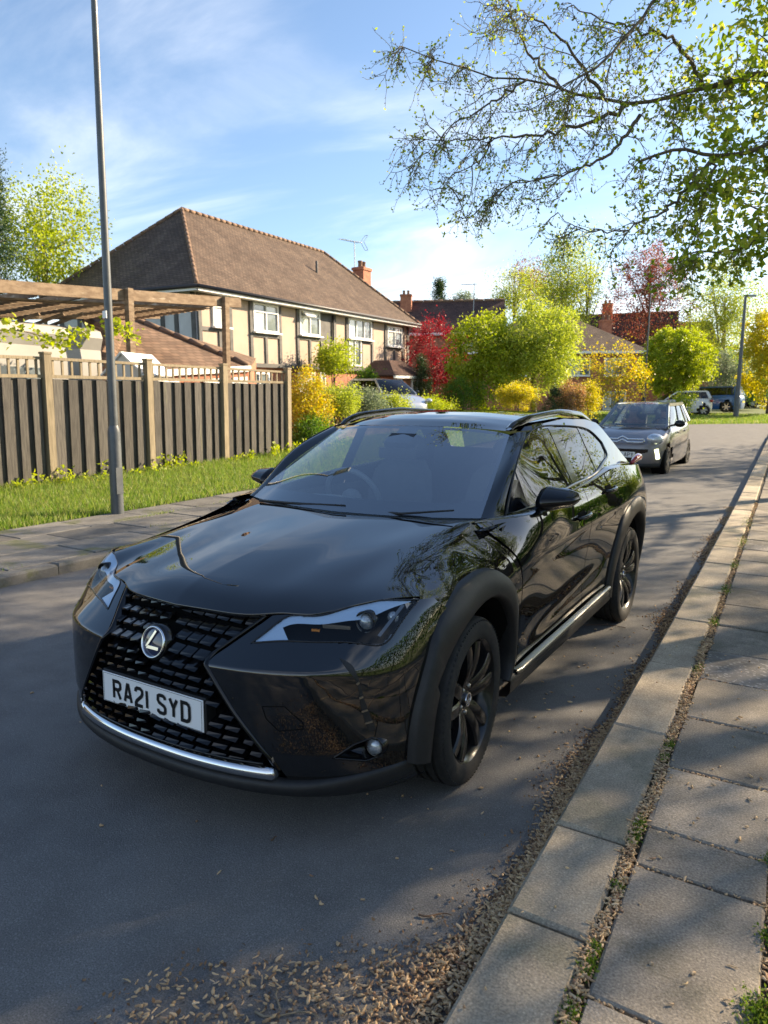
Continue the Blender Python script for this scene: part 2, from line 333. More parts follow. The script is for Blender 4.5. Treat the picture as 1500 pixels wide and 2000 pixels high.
# right-hand pavement: kerb stones and slabs, laid along the kerb line
pav = B()
ys = np.linspace(-8, 40, 60); P = np.zeros((60, 4, 3))
for i, y in enumerate(ys):
    for j, o in enumerate((.012, .2, 1.2, 2.6)): P[i, j] = (kx(y)+o, y, float(gz(0, y))+.083)
pavo = struct(pav.grid(P).build('pavement', M_SOIL))
kb = B(); P = np.zeros((60, 2, 3))
for i, y in enumerate(ys): P[i, 0] = (kx(y)+.02, y, float(gz(0, y))+.084); P[i, 1] = (kx(y)+.02, y, float(gz(0, y))-.05)
kerbo = struct(kb.grid(P).build('kerb', M_SOIL))
def lay(name, parent, matl, x0, x1, y0, y1, z0, z1, b, tilt=0., crack=0):
    """a block in kerb-line coordinates, following the ground"""
    cy = (y0+y1)/2; s = B().slab(x0, x1, y0, y1, z0, z1, b); v = s.v[0]
    if crack:
        v[:, 0] += RNG.normal(0, .003, len(v)); v[:, 1] += RNG.normal(0, .003, len(v))
    v[:, 2] += gz(0, v[:, 1])+tilt*(v[:, 0]-x0)+RNG.uniform(-.003, .003)
    v[:, 0] += kx(v[:, 1]); return s.build(name, matl, parent)
j = [-7.6,-6.6,-5.7,-4.6,-3.6,-2.62,-1.70,-.766,-.272,.632,1.575,2.566,3.57,4.566,5.42]
while j[-1] < 24: j.append(j[-1]+.92)
for a, b_ in zip(j[:-1], j[1:]): lay('kerb_stone', kerbo, M_KERB, -.004, .232, a+.004, b_-.005, -.08, .1+RNG.uniform(-.003,.004), .012)
rows = [-3.3,-2.7,-2.1,-1.53,-.95,-.36,-.12,.36,.90,1.46,1.98,2.55]
while rows[-1] < 24: rows.append(rows[-1]+.57)
cols = [(.275,.645),(.665,1.245),(1.26,1.85),(1.865,2.45)]
for k, (a, b_) in enumerate(zip(rows[:-1], rows[1:])):
    for q, (x0, x1) in enumerate(cols):
        sh = (0, .0, .21, .1)[q] if q else 0
        mt = M_SLAB_ROUGH if (k == 9 and q < 2) or (k == 16 and q == 0) else M_SLAB
        lay('paving_slab', pavo, mt, x0, x1, a+.006+sh, b_-.008+sh, .05, .1+RNG.uniform(-.004,.004), .006, RNG.uniform(-.004,.004), 1)
# left-hand pavement
def lx(y): return float(np.interp(y, Lc(tt)[:, 1], Lc(tt)[:, 0]))
ys = np.linspace(-14, 24, 60); P = np.zeros((60, 3, 3)); Q = np.zeros((60, 2, 3))
for i, y in enumerate(ys):
    for k, o in enumerate((-.02, -1., -2.05)): P[i, k] = (lx(y)+o, y, float(gz(0, y))+.084)
    Q[i, 0] = (lx(y)-.03, y, float(gz(0, y))+.08); Q[i, 1] = (lx(y)-.03, y, float(gz(0, y))-.05)
pavl = struct(B().grid(P).build('pavement', M_SOIL)); kl = struct(B().grid(Q).build('kerb', M_SOIL))
def layl(name, parent, matl, x0, x1, y0, y1, z1, b):
    s = B().slab(x0, x1, y0, y1, -.06, z1+RNG.uniform(-.005,.005), b); v = s.v[0]; v[:, 2] += gz(0, v[:, 1])+RNG.uniform(-.004,.004)*(v[:, 1]-y0)
    v[:, 0] += np.array([lx(q) for q in v[:, 1]]); return s.build(name, matl, parent)
y = -6.
while y < 16: layl('kerb_stone', kl, M_SLABL, -.15, .0, y+.004, y+.905, .1, .02); y += .91
y = -6.3
while y < 16:
    for q, (x0, x1) in enumerate(((-.76,-.165),(-1.37,-.775),(-1.98,-1.385))):
        layl('paving_slab', pavl, M_SLABL, x0, x1, y+.008+(.3 if q == 1 else 0), y+.89+(.3 if q == 1 else 0), .1, .006)
    y += .9
# verge on the left, up to the fence, and front gardens beyond
def vz(x, y): return gz(x, y)+.09+.10*sstep(-5.9, -8.3, x)+.012*np.maximum(y-4, 0)*sstep(-5.9, -8.3, x)
P = np.zeros((60, 16, 3)); ys = np.linspace(-14, 30, 60)
for i, y in enumerate(ys):
    x = np.linspace(lx(y)-2.02, -9.2, 16); P[i, :, 0] = x; P[i, :, 1] = y; P[i, :, 2] = vz(x, y)
struct(B().grid(P).build('grass_verge', M_VERGE, smooth=True))
# shared vehicle materials
M_PAINT = mat('black_paint', (.0032,.0033,.0040), .5, coat=1., spec=.0, coatr=.008)
M_GLOSSB = mat('gloss_black', (.004,.004,.005), .06, spec=.5)
M_PLAST = mat('arch_plastic', (.011,.0115,.013), .5, (.016,.0165,.018), 40, bump=.25, bscale=900, spec=.45, bdist=.001)
M_DARK = mat('dark_void', (.004,.004,.004), .9, spec=.1)
M_CHROME = mat('chrome', (.62,.63,.65), .14, metal=1.)
M_SATIN = mat('satin_trim', (.30,.29,.27), .30, metal=1.)
M_TYRE = mat('tyre_rubber', (.016,.016,.017), .75, (.026,.025,.024), 30, bump=.3, bscale=400, spec=.35, bdist=.002)
M_RIMB = mat('rim_black', (.007,.007,.008), .25, coat=.2, spec=.35)
M_GLASS = glass('windscreen_glass', (.82,.89,.91), f0=.38)
M_GLASSD = glass('privacy_glass', (.16,.17,.17), f0=.06)
M_GLASSM = glass('door_glass', (.62,.68,.66), f0=.06)
M_LENS = glass('lamp_lens', (.88,.9,.92), f0=.035)
M_SEAT = mat('seat_leather', (.075,.08,.088), .55, (.095,.10,.11), 8)
M_DASH = mat('dash_plastic', (.17,.19,.205), .6, (.20,.22,.235), 10)
M_DRL = mat('light_guide', (.40,.52,.67), .12, spec=.6, coat=1.)
M_PLATEW = mat('plate_white', (.72,.73,.74), .3, coat=.3)
M_INK = mat('plate_ink', (.008,.008,.008), .35)
M_EMB = mat('badge_glass', (.012,.02,.06), .08, coat=1.)
M_RED = mat('tail_lens', (.35,.012,.015), .15, coat=1.)
M_MIRROR = mat('mirror_glass', (.75,.78,.8), .02, metal=1.)
M_PAINT.node_tree.nodes['Principled BSDF'].inputs['Coat IOR'].default_value = 1.82
M_PROJ = mat('projector_glass', (.16,.18,.21), .04, (.40,.44,.48), 45, spec=.8, coat=1., metal=.4)
M_AMB = mat('indicator_amber', (.6,.22,.04), .2, coat=1.)
# ------------------------------------------------------------------ buildings
def tilemat(name, a, b_, bw=.17, rh=.105):
    m = mat(name, a, .85, b_, 1.3, bump=0, spec=.25, c3=tuple(min(1, q*1.7) for q in b_), s3=2.6, t3=.66); t = m.node_tree; N = t.nodes; L = t.links; b = N['Principled BSDF']
    uv = N.new('ShaderNodeUVMap'); bt = N.new('ShaderNodeTexBrick'); L.new(uv.outputs[0], bt.inputs['Vector']); bt.inputs['Scale'].default_value = 1; bt.inputs['Brick Width'].default_value = bw; bt.inputs['Row Height'].default_value = rh
    bt.inputs['Mortar Size'].default_value = .012; bt.inputs['Mortar Smooth'].default_value = .3; bt.inputs['Color1'].default_value = (.8,.8,.8,1); bt.inputs['Color2'].default_value = (1.25,1.2,1.15,1); bt.inputs['Mortar'].default_value = (.42,.4,.38,1)
    x = N.new('ShaderNodeMix'); x.data_type = 'RGBA'; x.blend_type = 'MULTIPLY'; x.inputs[0].default_value = 1; src = b.inputs['Base Color'].links[0].from_socket; L.new(src, x.inputs[6]); L.new(bt.outputs[0], x.inputs[7]); L.new(x.outputs[2], b.inputs['Base Color'])
    sp = N.new('ShaderNodeSeparateXYZ'); L.new(uv.outputs[0], sp.inputs[0]); md = N.new('ShaderNodeMath'); md.operation = 'MODULO'; L.new(sp.outputs[1], md.inputs[0]); md.inputs[1].default_value = rh
    bp = N.new('ShaderNodeBump'); bp.inputs['Strength'].default_value = .9; bp.inputs['Distance'].default_value = .25; bp.invert = True; L.new(md.outputs[0], bp.inputs['Height']); L.new(bp.outputs[0], b.inputs['Normal']); return m
M_TILE = tilemat('roof_tiles_brown', (.098,.070,.053), (.145,.107,.081)); M_TILED = tilemat('roof_tiles_dark', (.075,.045,.038), (.12,.07,.055)); M_TILEG = tilemat('garage_tiles', (.17,.11,.075), (.24,.165,.115), .24, .17)
M_CREAM = mat('cream_render', (.45,.355,.285), .9, (.40,.315,.25), 1.2, bump=.2, bscale=60); M_WHITE = mat('white_render', (.58,.58,.58), .9, (.5,.5,.5), 2)
M_TIMB = mat('grey_timber', (.075,.072,.07), .75, (.12,.115,.11), 4, bump=.3, bscale=40); M_BRICK = mat('red_brick', (.34,.13,.075), .9, (.44,.19,.11), 3.5, bump=.4, bscale=35, c3=(.28,.11,.07), s3=9, t3=.5)
M_UPVC = mat('white_frame', (.78,.78,.77), .45); M_PANE = mat('window_pane', (.10,.13,.15), .05, (.22,.25,.26), .9, spec=.8, coat=.6); M_PANEL = mat('pane_curtain', (.40,.43,.40), .08, (.55,.57,.53), 1.6, coat=1.)
M_GUTT = mat('gutter_black', (.03,.03,.035), .5); M_LEAD = mat('ridge_tile', (.16,.10,.07), .85, (.22,.14,.09), 6)
def uvpoly(polys, name, m, parent, thick=.0):
    """faces with UVs in metres: u level along the face, v up the slope"""
    me = bpy.data.meshes.new('m'); V = []; F = []
    for p in polys: F.append(tuple(range(len(V), len(V)+len(p)))); V += [tuple(map(float, q)) for q in p]
    me.from_pydata(V, [], F); uv = me.uv_layers.new(name='UVMap')
    for po in me.polygons:
        nrm = po.normal.copy(); h = Vector((0,0,1)).cross(nrm)
        if h.length < 1e-4: h = Vector((1,0,0))
        h.normalize(); up = nrm.cross(h)
        for li in po.loop_indices: co = me.vertices[me.loops[li].vertex_index].co; uv.data[li].uv = (co.dot(h), co.dot(up))
    o = link(name, me, m, parent)
    if thick:
        md = o.modifiers.new('t', 'SOLIDIFY'); md.thickness = thick; md.offset = -1
    return o
LEVEL = math.atan(.0279)
def root_at(name, x, y, rz, z=None):
    o = empty(name); zz = .0279*(y-5) if z is None else z
    o.matrix_world = Matrix.Translation((x, y, zz)) @ Matrix.Rotation(LEVEL, 4, 'X') @ Matrix.Rotation(rz, 4, 'Z'); return o
def window(h, u0, u1, z0, z1, nx=2, tr=None, y=0., pane=M_PANE, sill=True, fm=None):
    """frame as the part, pane(s) and sill below it; y<0 is out of the wall"""
    fm = fm or M_UPVC; t = .065; b = B(); zc = (z0+z1)/2
    b.box(((u0+u1)/2, y-.03, z1-t/2), (u1-u0, .09, t)).box(((u0+u1)/2, y-.03, z0+t/2), (u1-u0, .09, t)).box((u0+t/2, y-.03, zc), (t, .088, z1-z0-2*t)).box((u1-t/2, y-.03, zc), (t, .088, z1-z0-2*t))
    for k in range(1, nx): b.box((u0+(u1-u0)*k/nx, y-.031, zc), (t*.8, .08, z1-z0-2*t))
    if tr: b.box(((u0+u1)/2, y-.033, tr), (u1-u0-2*t, .082, t*.8))
    f = b.build('window', fm, h)
    zs = [z0+t, z1-t] if not tr else [z0+t, tr-t*.4, tr+t*.4, z1-t]
    for k in range(nx):
        a, c = u0+t+(u1-u0-2*t)*k/nx, u0+t+(u1-u0-2*t)*(k+1)/nx
        for q in range(0, len(zs), 2): B().box(((a+c)/2, y-.012, (zs[q]+zs[q+1])/2), (c-a, .012, zs[q+1]-zs[q])).build('pane', pane if (k+q) % 3 else M_PANEL, f)
    if sill: B().box(((u0+u1)/2, y-.09, z0-.03), (u1-u0+.12, .2, .055)).build('sill', fm, f)
    return f
def chimney(h, x, y, z0, z1, w=.75, d=.6, m=M_BRICK):
    c = B().box((x, y, (z0+z1)/2), (w, d, z1-z0)).box((x, y, z1-.09), (w+.1, d+.1, .13)).build('chimney', m, h)
    for q in (-.18, .18): B().lathe([(z1,.11),(z1+.22,.10),(z1+.26,.125),(z1+.32,.115),(z1+.32,.08)], (x+q, y, 0), 'Z', 12).build('chimney_pot', M_LEAD, c, smooth=True)
    return c
# --- half-timbered house
NX, NY = -15.4, 14.4; RZ = math.atan2(16.9, -1.1)
H = root_at('half_timbered_house', NX, NY, RZ); tag(H, 'long half-timbered house with cream panels, grey timbers and brown tiled hip roof', 'house')
D_ = 6.5; U0, U1 = .25, 15.95; EZ = 4.93; RZH = 8.25
B().box(((U0+U1)/2, D_/2+.1, 1.0), (U1-U0-.1, D_-.1, 3.1)).build('brick_wall', M_BRICK, H)
B().box(((U0+U1)/2+.06, D_/2, 3.72), (U1-U0-.12, D_, 2.4)).build('render_wall', M_CREAM, H)
B().box((U0-.03+.04, D_/2, 3.72), (.08, D_-.06, 2.39)).build('end_wall', M_WHITE, H)
e0, e1, f0, f1 = U0-.42, U1+.45, -.42, D_+.42; ra, rb, ry = 3.35, 13.1, D_/2
roof = uvpoly([[(e0,f0,EZ),(e1,f0,EZ),(rb,ry,RZH),(ra,ry,RZH)], [(e0,f1,EZ),(e0,f0,EZ),(ra,ry,RZH)], [(e1,f0,EZ),(e1,f1,EZ),(rb,ry,RZH)], [(e1,f1,EZ),(e0,f1,EZ),(ra,ry,RZH),(rb,ry,RZH)]], 'roof', M_TILE, H, .10)
def ridge(p, q, par, w=.15, gap=.34):
    p, q = Vector(p), Vector(q); n = max(2, int((q-p).length/gap)); d = (q-p)/n
    b = B().tube([(0,0,0), tuple(d*.97)], [w*.5, w*.42], 8); me = b.mesh(True); me.materials.append(M_LEAD)
    for k in range(n): link('ridge_tile', me, None, par, p+d*k)
up = Vector((0,0,.03))
for a, c in (((e0,f0,EZ),(ra,ry,RZH)), ((ra,ry,RZH),(rb,ry,RZH)), ((e1,f0,EZ),(rb,ry,RZH)), ((e0,f1,EZ),(ra,ry,RZH))): ridge(Vector(a)+up, Vector(c)+up, roof)
B().box(((e0+e1)/2, f0-.03, EZ-.10), (e1-e0, .05, .16)).box((e0-.03, D_/2, EZ-.10), (.05, f1-f0, .16)).build('fascia', M_UPVC, H)
B().box(((e0+e1)/2, (f0)/2, EZ-.15), (e1-e0-.1, -f0, .03)).build('soffit', M_UPVC, H)
B().tube([(e0-.08, f0-.10, EZ-.05), (e1, f0-.10, EZ-.05)], .06, 8).tube([(e0-.10, f0-.1, EZ-.05), (e0-.10, f1, EZ-.05)], .06, 8).build('gutter', M_GUTT, H, smooth=True)
for u in (.33,1.86,2.98,4.72,5.90,7.60,8.68,9.68,12.0,13.35,15.25,15.86): B().box((u, -.025, 3.68), (.15, .06, 2.28)).build('timber', M_TIMB, H)
for u, z0, z1 in ((1.3,2.62,3.62),(3.84,2.62,3.60),(6.75,2.62,3.66),(14.3,2.62,3.58),(11.0,2.62,3.74)): B().box((u, -.023, (z0+z1)/2), (.13, .055, z1-z0)).build('timber', M_TIMB, H)
for a, c, z in ((.4,1.79,3.66),(3.05,4.65,3.62),(5.98,7.52,3.68),(10.9,11.93,3.78),(13.43,15.17,3.60)): B().box(((a+c)/2, -.022, z), (c-a, .05, .13)).build('timber', M_TIMB, H)
B().box(((U0+U1)/2, -.02, 2.55), (U1-U0, .09, .14)).box(((U0+U1)/2, -.02, 4.80), (U1-U0, .048, .11)).build('timber_rail', M_TIMB, H)
for v in (.12,.85,1.45,2.3,3.3,4.4,5.4,6.3): B().box((U0-.04, v, 3.70), (.05, .17, 2.3)).build('timber', M_TIMB, H)
B().box((8.15, -.015, 4.15), (.90, .05, 1.16)).build('dark_panel', M_TIMB, H); B().tube([(8.45,-.1,4.75),(8.45,-.1,.2)], .045, 8).build('downpipe', M_GUTT, H, smooth=True); B().tube([(15.6,-.1,4.75),(15.6,-.1,.2)], .04, 8).build('downpipe', M_GUTT, H, smooth=True)
window(H, .95, 1.75, 3.76, 4.72, 1, 4.40); window(H, 3.10, 4.60, 3.74, 4.74, 2, 4.45); window(H, 6.02, 7.48, 3.80, 4.74, 2, 4.50); window(H, 9.80, 11.9, 3.88, 4.74, 3); window(H, 9.80, 10.9, 2.68, 3.86, 2, sill=False); window(H, 13.5, 15.1, 3.72, 4.66, 2, 4.42)
op = B().box((0,-.24,-.13), (.66,.03,.32), rx=R(-52)).build('open_light', M_UPVC, H); op.location = (6.42,0,4.72)
for u0, u1, z0, z1, n in ((5.95,7.1,1.25,2.36,1),(7.5,7.9,1.35,2.36,1),(2.2,4.0,1.1,2.3,3),(11.55,12.1,1.25,1.95,1)): window(H, u0, u1, z0, z1, n, y=.05)
po = uvpoly([[(10.9,-1.75,2.28),(14.6,-1.75,2.28),(13.4,-.85,2.98),(12.1,-.85,2.98)], [(10.9,.0,2.28),(10.9,-1.75,2.28),(12.1,-.85,2.98),(12.1,0,2.98)], [(14.6,-1.75,2.28),(14.6,0,2.28),(13.4,0,2.98),(13.4,-.85,2.98)]], 'porch_roof', M_TILED, H, .08)
B().box((12.7,-.85,1.1), (3.2,1.4,2.3)).build('porch_wall', M_BRICK, H); B().box((12.75,-1.71,2.2), (3.7,.05,.12)).build('porch_fascia', M_UPVC, H)
window(H, 11.5, 12.1, 1.2, 1.9, 1, y=-1.56); dr = window(H, 13.0, 14.2, .1, 2.1, 2, y=-1.56, sill=False)
chimney(H, 15.25, 2.3, 5.2, 7.75, .8, .62)
B().tube([(9.9,1.6,6.4),(9.9,1.6,7.25)], .055, 8).build('vent_pipe', M_TIMB, H, smooth=True)
# aerial
AE = empty('tv_aerial'); AE.matrix_world = H.matrix_world @ Matrix.Translation((15.3,2.75,7.35)); tag(AE, 'rooftop tv aerial on a thin mast beside the brick chimney', 'aerial')
M_ALU = mat('aerial_metal', (.25,.26,.27), .4, metal=.8)
B().tube([(0,0,-1.2),(0,0,1.75)], .022, 6).build('mast', M_ALU, AE); B().tube([(-1.05,.25,1.70),(.55,-.15,1.76)], .014, 6).build('boom', M_ALU, AE)
for k in range(14): B().tube([(-1.0+.1*k,.237-.025*k-.16,1.705),(-1.0+.1*k,.237-.025*k+.16,1.705)], .006, 5).build('element', M_ALU, AE)
for s in (1, -1): B().tube([(.45,-.12,1.76),(.75,-.2,1.76+s*.36)], .012, 5).tube([(.45,-.3,1.76),(.75,-.38,1.76+s*.36)], .012, 5).tube([(.75,-.2,1.76+s*.36),(.75,-.38,1.76+s*.36)], .012, 5).build('reflector', M_ALU, AE)
# --- other houses
def plain_house(name, label, px, py, D, rz, ln, dp, ez, rh, hip, wm, rm, wins=(), chim=(), anchor='R'):
    p = dep(px, py, D); ax = np.array([math.cos(rz), math.sin(rz)]); o = p[:2]-(ax*ln if anchor == 'R' else 0)
    g = float(p[2])-ez; h = root_at(name, o[0], o[1], rz, g); tag(h, label, 'house')
    B().box((ln/2, dp/2, ez/2-.5), (ln, dp, ez+1)).build('wall', wm, h); e = .35; ins = dp/2 if hip else 0
    A = [(-e,-e,ez),(ln+e,-e,ez),(ln+(e if not hip else -ins),dp/2,rh),(-e if not hip else ins,dp/2,rh)]; Bk = [(ln+e,dp+e,ez),(-e,dp+e,ez),A[3],A[2]]; ps = [A, Bk]
    if hip: ps += [[(-e,dp+e,ez),(-e,-e,ez),A[3]], [(ln+e,-e,ez),(ln+e,dp+e,ez),A[2]]]
    rf = uvpoly(ps, 'roof', rm, h, .12)
    if not hip:
        for x in (.0, ln-.25): B().prism([(x,.0,ez-.02),(x,dp,ez-.02),(x,dp/2,rh-.15)], (0,0,0), (.25,0,0)).build('gable', wm, h)
    ridge(Vector(A[3])+up, Vector(A[2])+up, rf, .25, .8); B().box((ln/2,-e-.03,ez-.1), (ln+2*e,.06,.18)).build('fascia', M_UPVC, h)
    for w in wins: window(h, *w)
    for c in chim: chimney(h, *c)
    return h
plain_house('dark_roofed_house', 'house with a dark plain roof behind the red maple', 980, 652, 56, R(24), 11, 7, 5.2, 8.0, False, M_BRICK, M_TILED, [(7.5,9,3.2,4.4,2)], [(3.3,2.6,6.6,8.5,.9,.7)])
plain_house('brick_house', 'brick house with brown hip roof and white windows behind yellow shrubs', 1258, 690, 50, R(31), 12, 8, 5.0, 7.6, True, M_BRICK, M_TILE, [(6.8,8.3,3.3,4.5,2),(9.3,10.8,3.3,4.5,2),(6.8,8.6,.9,2.2,3),(9.3,10.9,.9,2.2,3),(2,4,3.3,4.5,2)], [(10.6,4.6,5.8,7.5,.8,.7)])
plain_house('gable_house', 'red brick gable house with dark roof seen above the round tree', 1312, 680, 64, R(8), 9, 7.5, 5.2, 8.6, False, M_BRICK, M_TILED, [(5,6.5,3,4.3,2)], [(3,3,7.6,9.6,.9,.7)])
plain_house('distant_house', 'farthest dark roofed house peeping out right of the gable house', 1400, 690, 84, R(22), 12, 8, 5.2, 8.9, False, M_BRICK, M_TILED, [(5,6.5,3,4.3,2)], [(2.0,4,7.4,9.8,1.0,.8)])
ae2 = empty('tv_aerial'); p = dep(925, 600, 56); ae2.location = p; tag(ae2, 'small tv aerial on the dark plain roof behind the red maple', 'aerial'); B().tube([(0,0,-.6),(0,0,1.8)], .03, 6).build('mast', M_ALU, ae2); B().tube([(-.9,-.5,1.7),(.2,.1,1.75)], .03, 6).build('boom', M_ALU, ae2)
# --- garage behind the fence
G = empty('garage', (0,0,0)); tag(G, 'low garage with ribbed brown tile roof behind the fence', 'garage')
c1 = dep(486, 716, 17.6); c0 = dep(215, 728, 14.2); r1 = dep(256, 622, 17.8); r0 = dep(150, 596, 15.8); bk = dep(500, 700, 24.)
uvpoly([[c0, c1, r1, r0], [c1, bk, r1]], 'roof', M_TILEG, G, .08); ridge(Vector(r1)+up, Vector(c1)+up, G, .16, .36)
ca, cb = c0.copy(), c1.copy(); B().add([ca-[0,0,.06], cb-[0,0,.06], [cb[0],cb[1],.3], [ca[0],ca[1],.3]], [(0,1,2,3)]).add([cb-[0,0,.06], bk-[0,0,.06], [bk[0],bk[1],.3], [cb[0],cb[1],.3]], [(0,1,2,3)]).build('brick_wall', M_BRICK, G)
d_ = (c1-c0)/np.linalg.norm(c1-c0); nn = np.cross(d_, [0,0,1]); 
B().bar(c0+nn*.05-[0,0,.05], c1+nn*.05-[0,0,.05], .05, .14).build('fascia', M_UPVC, G)
for k, t in enumerate((.30,.62,.84)):
    q = c0+(c1-c0)*t+nn*.03; B().bar(q-[0,0,.45], q+d_*.55-[0,0,.45], .05, .42).build('window', M_UPVC, G)
# white gabled shed
p = dep(246, 735, 12.9); S = root_at('white_shed', p[0], p[1], R(25), p[2]-1.75); tag(S, 'small white gabled shed just behind the fence trellis', 'shed')
B().prism([(-.33,0,0),(.33,0,0),(.33,0,1.80),(0,0,2.14),(-.33,0,1.80)], (0,0,0), (0,1.2,0)).build('wall', mat('shed_white', (.75,.75,.73), .7), S)
B().bar((-.40,.58,1.76), (0,.58,2.17), 1.3, .03, (-.6,0,.8)).build('roof_sheet', M_UPVC, S); B().bar((.40,.58,1.76), (0,.58,2.17), 1.3, .03, (.6,0,.8)).build('roof_sheet', M_UPVC, S)
# ------------------------------------------------------------------ fence
M_WOODG = mat('weathered_board', (.05,.046,.042), .85, (.095,.087,.076), 3, rnd=.22, stretch=(14,14,1.1), bump=.5, bscale=5, c3=(.15,.15,.07), s3=.9, t3=.62); M_POSTW = mat('fence_post_wood', (.19,.155,.10), .85, (.28,.23,.155), 4, stretch=(9,9,.9), bump=.4, bscale=8, rnd=.1)
FX = -8.42
FN = empty('garden_fence', (FX, 7, .2)); tag(FN, 'weathered grey board fence with pale posts and slatted trellis top', 'fence')
def fy(px): return float(plane(px, 900, 0, FX)[1])
posts = [fy(97), fy(292), fy(437), fy(560)]; posts = [posts[0]-1.75*k for k in range(5, 0, -1)]+posts
FL = np.array([FX, 7, .2])
bmesh_cache = {}
def ftop(y): return float(np.interp(y, [fy(0), fy(555)], [plane(0, 691, 0, FX)[2], plane(555, 724, 0, FX)[2]]))+.0*(y) if y > fy(0) else plane(0, 691, 0, FX)[2]+(y-fy(0))*.035
def fmid(y): return float(np.interp(y, [fy(0), fy(555)], [plane(0, 733, 0, FX)[2], plane(555, 747, 0, FX)[2]])) if y > fy(0) else plane(0, 733, 0, FX)[2]+(y-fy(0))*.035
for k, y in enumerate(posts):
    z0 = float(vz(FX, y))-.1; z1 = ftop(y)+.04; B().box((.045, y-7, (z0+z1)/2-.2), (.12, .12, z1-z0)).box((.045, y-7, z1-.19), (.14, .14, .03)).build('post', M_POSTW, FN)
for a, c in zip(posts[:-1], posts[1:]):
    n = 7 if c-a < 2 else 8; w = (c-a-.12)/n; tn = RNG.uniform(-.02,.02)
    B().bar((.0, a+.06-7, fmid(a)-.2), (.0, c-.06-7, fmid(c)-.2), .09, .05).build('rail', M_POSTW, FN); B().bar((.0, a+.06-7, ftop(a)-.03-.2), (.0, c-.06-7, ftop(c)-.03-.2), .07, .045).build('rail', M_POSTW, FN)
    for q in range(n):                           # boards hung alternately on the front and the back of the rails
        y = a+.06+w*(q+.5+RNG.uniform(-.05,.05)); z1 = fmid(y)-.035+RNG.uniform(-.012,.004); z0 = float(vz(FX, y))-.03
        B().box((.03+RNG.uniform(-.003,.003), y-7, (z0+z1)/2-.2), (.020, w*RNG.uniform(.54,.66), z1-z0), rz=RNG.uniform(-.05,.05), rx=RNG.uniform(-.007,.007)).build('board', M_WOODG, FN)
        B().box((-.012, y+w/2-7, (z0+z1)/2-.2), (.020, w*.74, z1-z0)).build('board', M_WOODG, FN)
    n = 11
    for q in range(n):
        y = a+.06+(c-a-.12)*(q+.5)/n; z0, z1 = fmid(y)+.022, ftop(y)-.05; B().box((0, y-7, (z0+z1)/2-.2), (.028, .034, z1-z0)).build('slat', M_POSTW, FN)
# ------------------------------------------------------------------ pergola
M_BEAM = mat('pergola_wood', (.15,.10,.062), .85, (.26,.19,.125), 2.5, stretch=(2,2,6), bump=.5, bscale=12, c3=(.42,.36,.28), s3=1.3, t3=.6)
PX = -9.3; PG = empty('pergola', (PX, 6, 0)); tag(PG, 'brown timber pergola with long beam standing behind the fence', 'pergola'); pp = lambda px, py: plane(px, py, 0, PX)-np.array([PX, 6, 0])
B().bar(pp(-260, 541), pp(468, 592), .09, .20).build('beam', M_BEAM, PG)
a = pp(-260, 600)+np.array([-2.6,0,.05]); c = pp(468, 606)+np.array([-2.6,0,.05]); B().bar(a, c, .09, .20).build('beam', M_BEAM, PG)
for px, py in ((245,566),(434,583),(-40,550)):
    t = pp(px, py); B().bar(t+[.085,0,.02], [t[0]+.085,t[1],0], .12, .12).build('post', M_BEAM, PG)
for k in range(9):
    q = pp(-250, 548)*(1-k/8.)+pp(420, 590)*(k/8.); B().bar(q+[-.05,0,-.02], q+[-2.7,0,-.14], .05, .13).build('rafter', M_BEAM, PG)
for k in range(14):
    x = -.2-2.4*k/13; q0, q1 = pp(-250, 548)+[x,0,-.135+.015-.044*(-x)/1.0*0], pp(420, 590)+[x,0,-.135+.015]; B().bar(q0+[0,0,-.045*-x], q1+[0,0,-.045*-x], .14, .018).build('roof_board', M_BEAM, PG)
for px in (60, 110, 150): t = pp(px, 606); B().bar(t+[-.9,0,-.25], t+[-.3,.35,.0], .05, .05).build('brace', M_BEAM, PG)
# caravan behind the fence
M_VAN = mat('caravan_grey', (.34,.33,.31), .5, (.29,.28,.26), 2); VX = -9.75; VC = empty('caravan', (VX-1.0, 4.2, 0)); tag(VC, 'pale grey caravan with dark side windows behind the fence under the pergola', 'caravan'); 
y0, y1 = -5.0, float(plane(196, 650, 0, VX)[1])-4.2; zt_ = float(plane(100, 632, 0, VX)[2]); P = np.zeros((12, 9, 3)); yy = np.linspace(y0, y1, 12)
for k, (x, z) in enumerate([(1.0,.4),(1.0,zt_-.62),(.985,zt_-.40),(1.02,zt_-.30),(1.06,zt_-.18),(1.0,zt_-.05),(.85,zt_),(-.85,zt_+.04),(-1.,.4)]): P[:, k] = np.stack([np.full(12, x), yy, np.full(12, z)], 1)
b = B().grid(P); b.add(np.vstack([P[-1, ::-1]]), [tuple(range(9))]); b.build('shell', M_VAN, VC, smooth=False)
for k in range(3): B().box((1.02, -1.7+1.15*k, zt_-.96), (.04, 1.0, .36)).build('window', M_PANE, VC)
for q in (-1.6, -.8): B().lathe([(.8,.10),(.8,.31),(.98,.31),(1.0,.25),(1.0,.01)], (0,q,.32), 'X', 20).build('wheel', M_TYRE, VC)
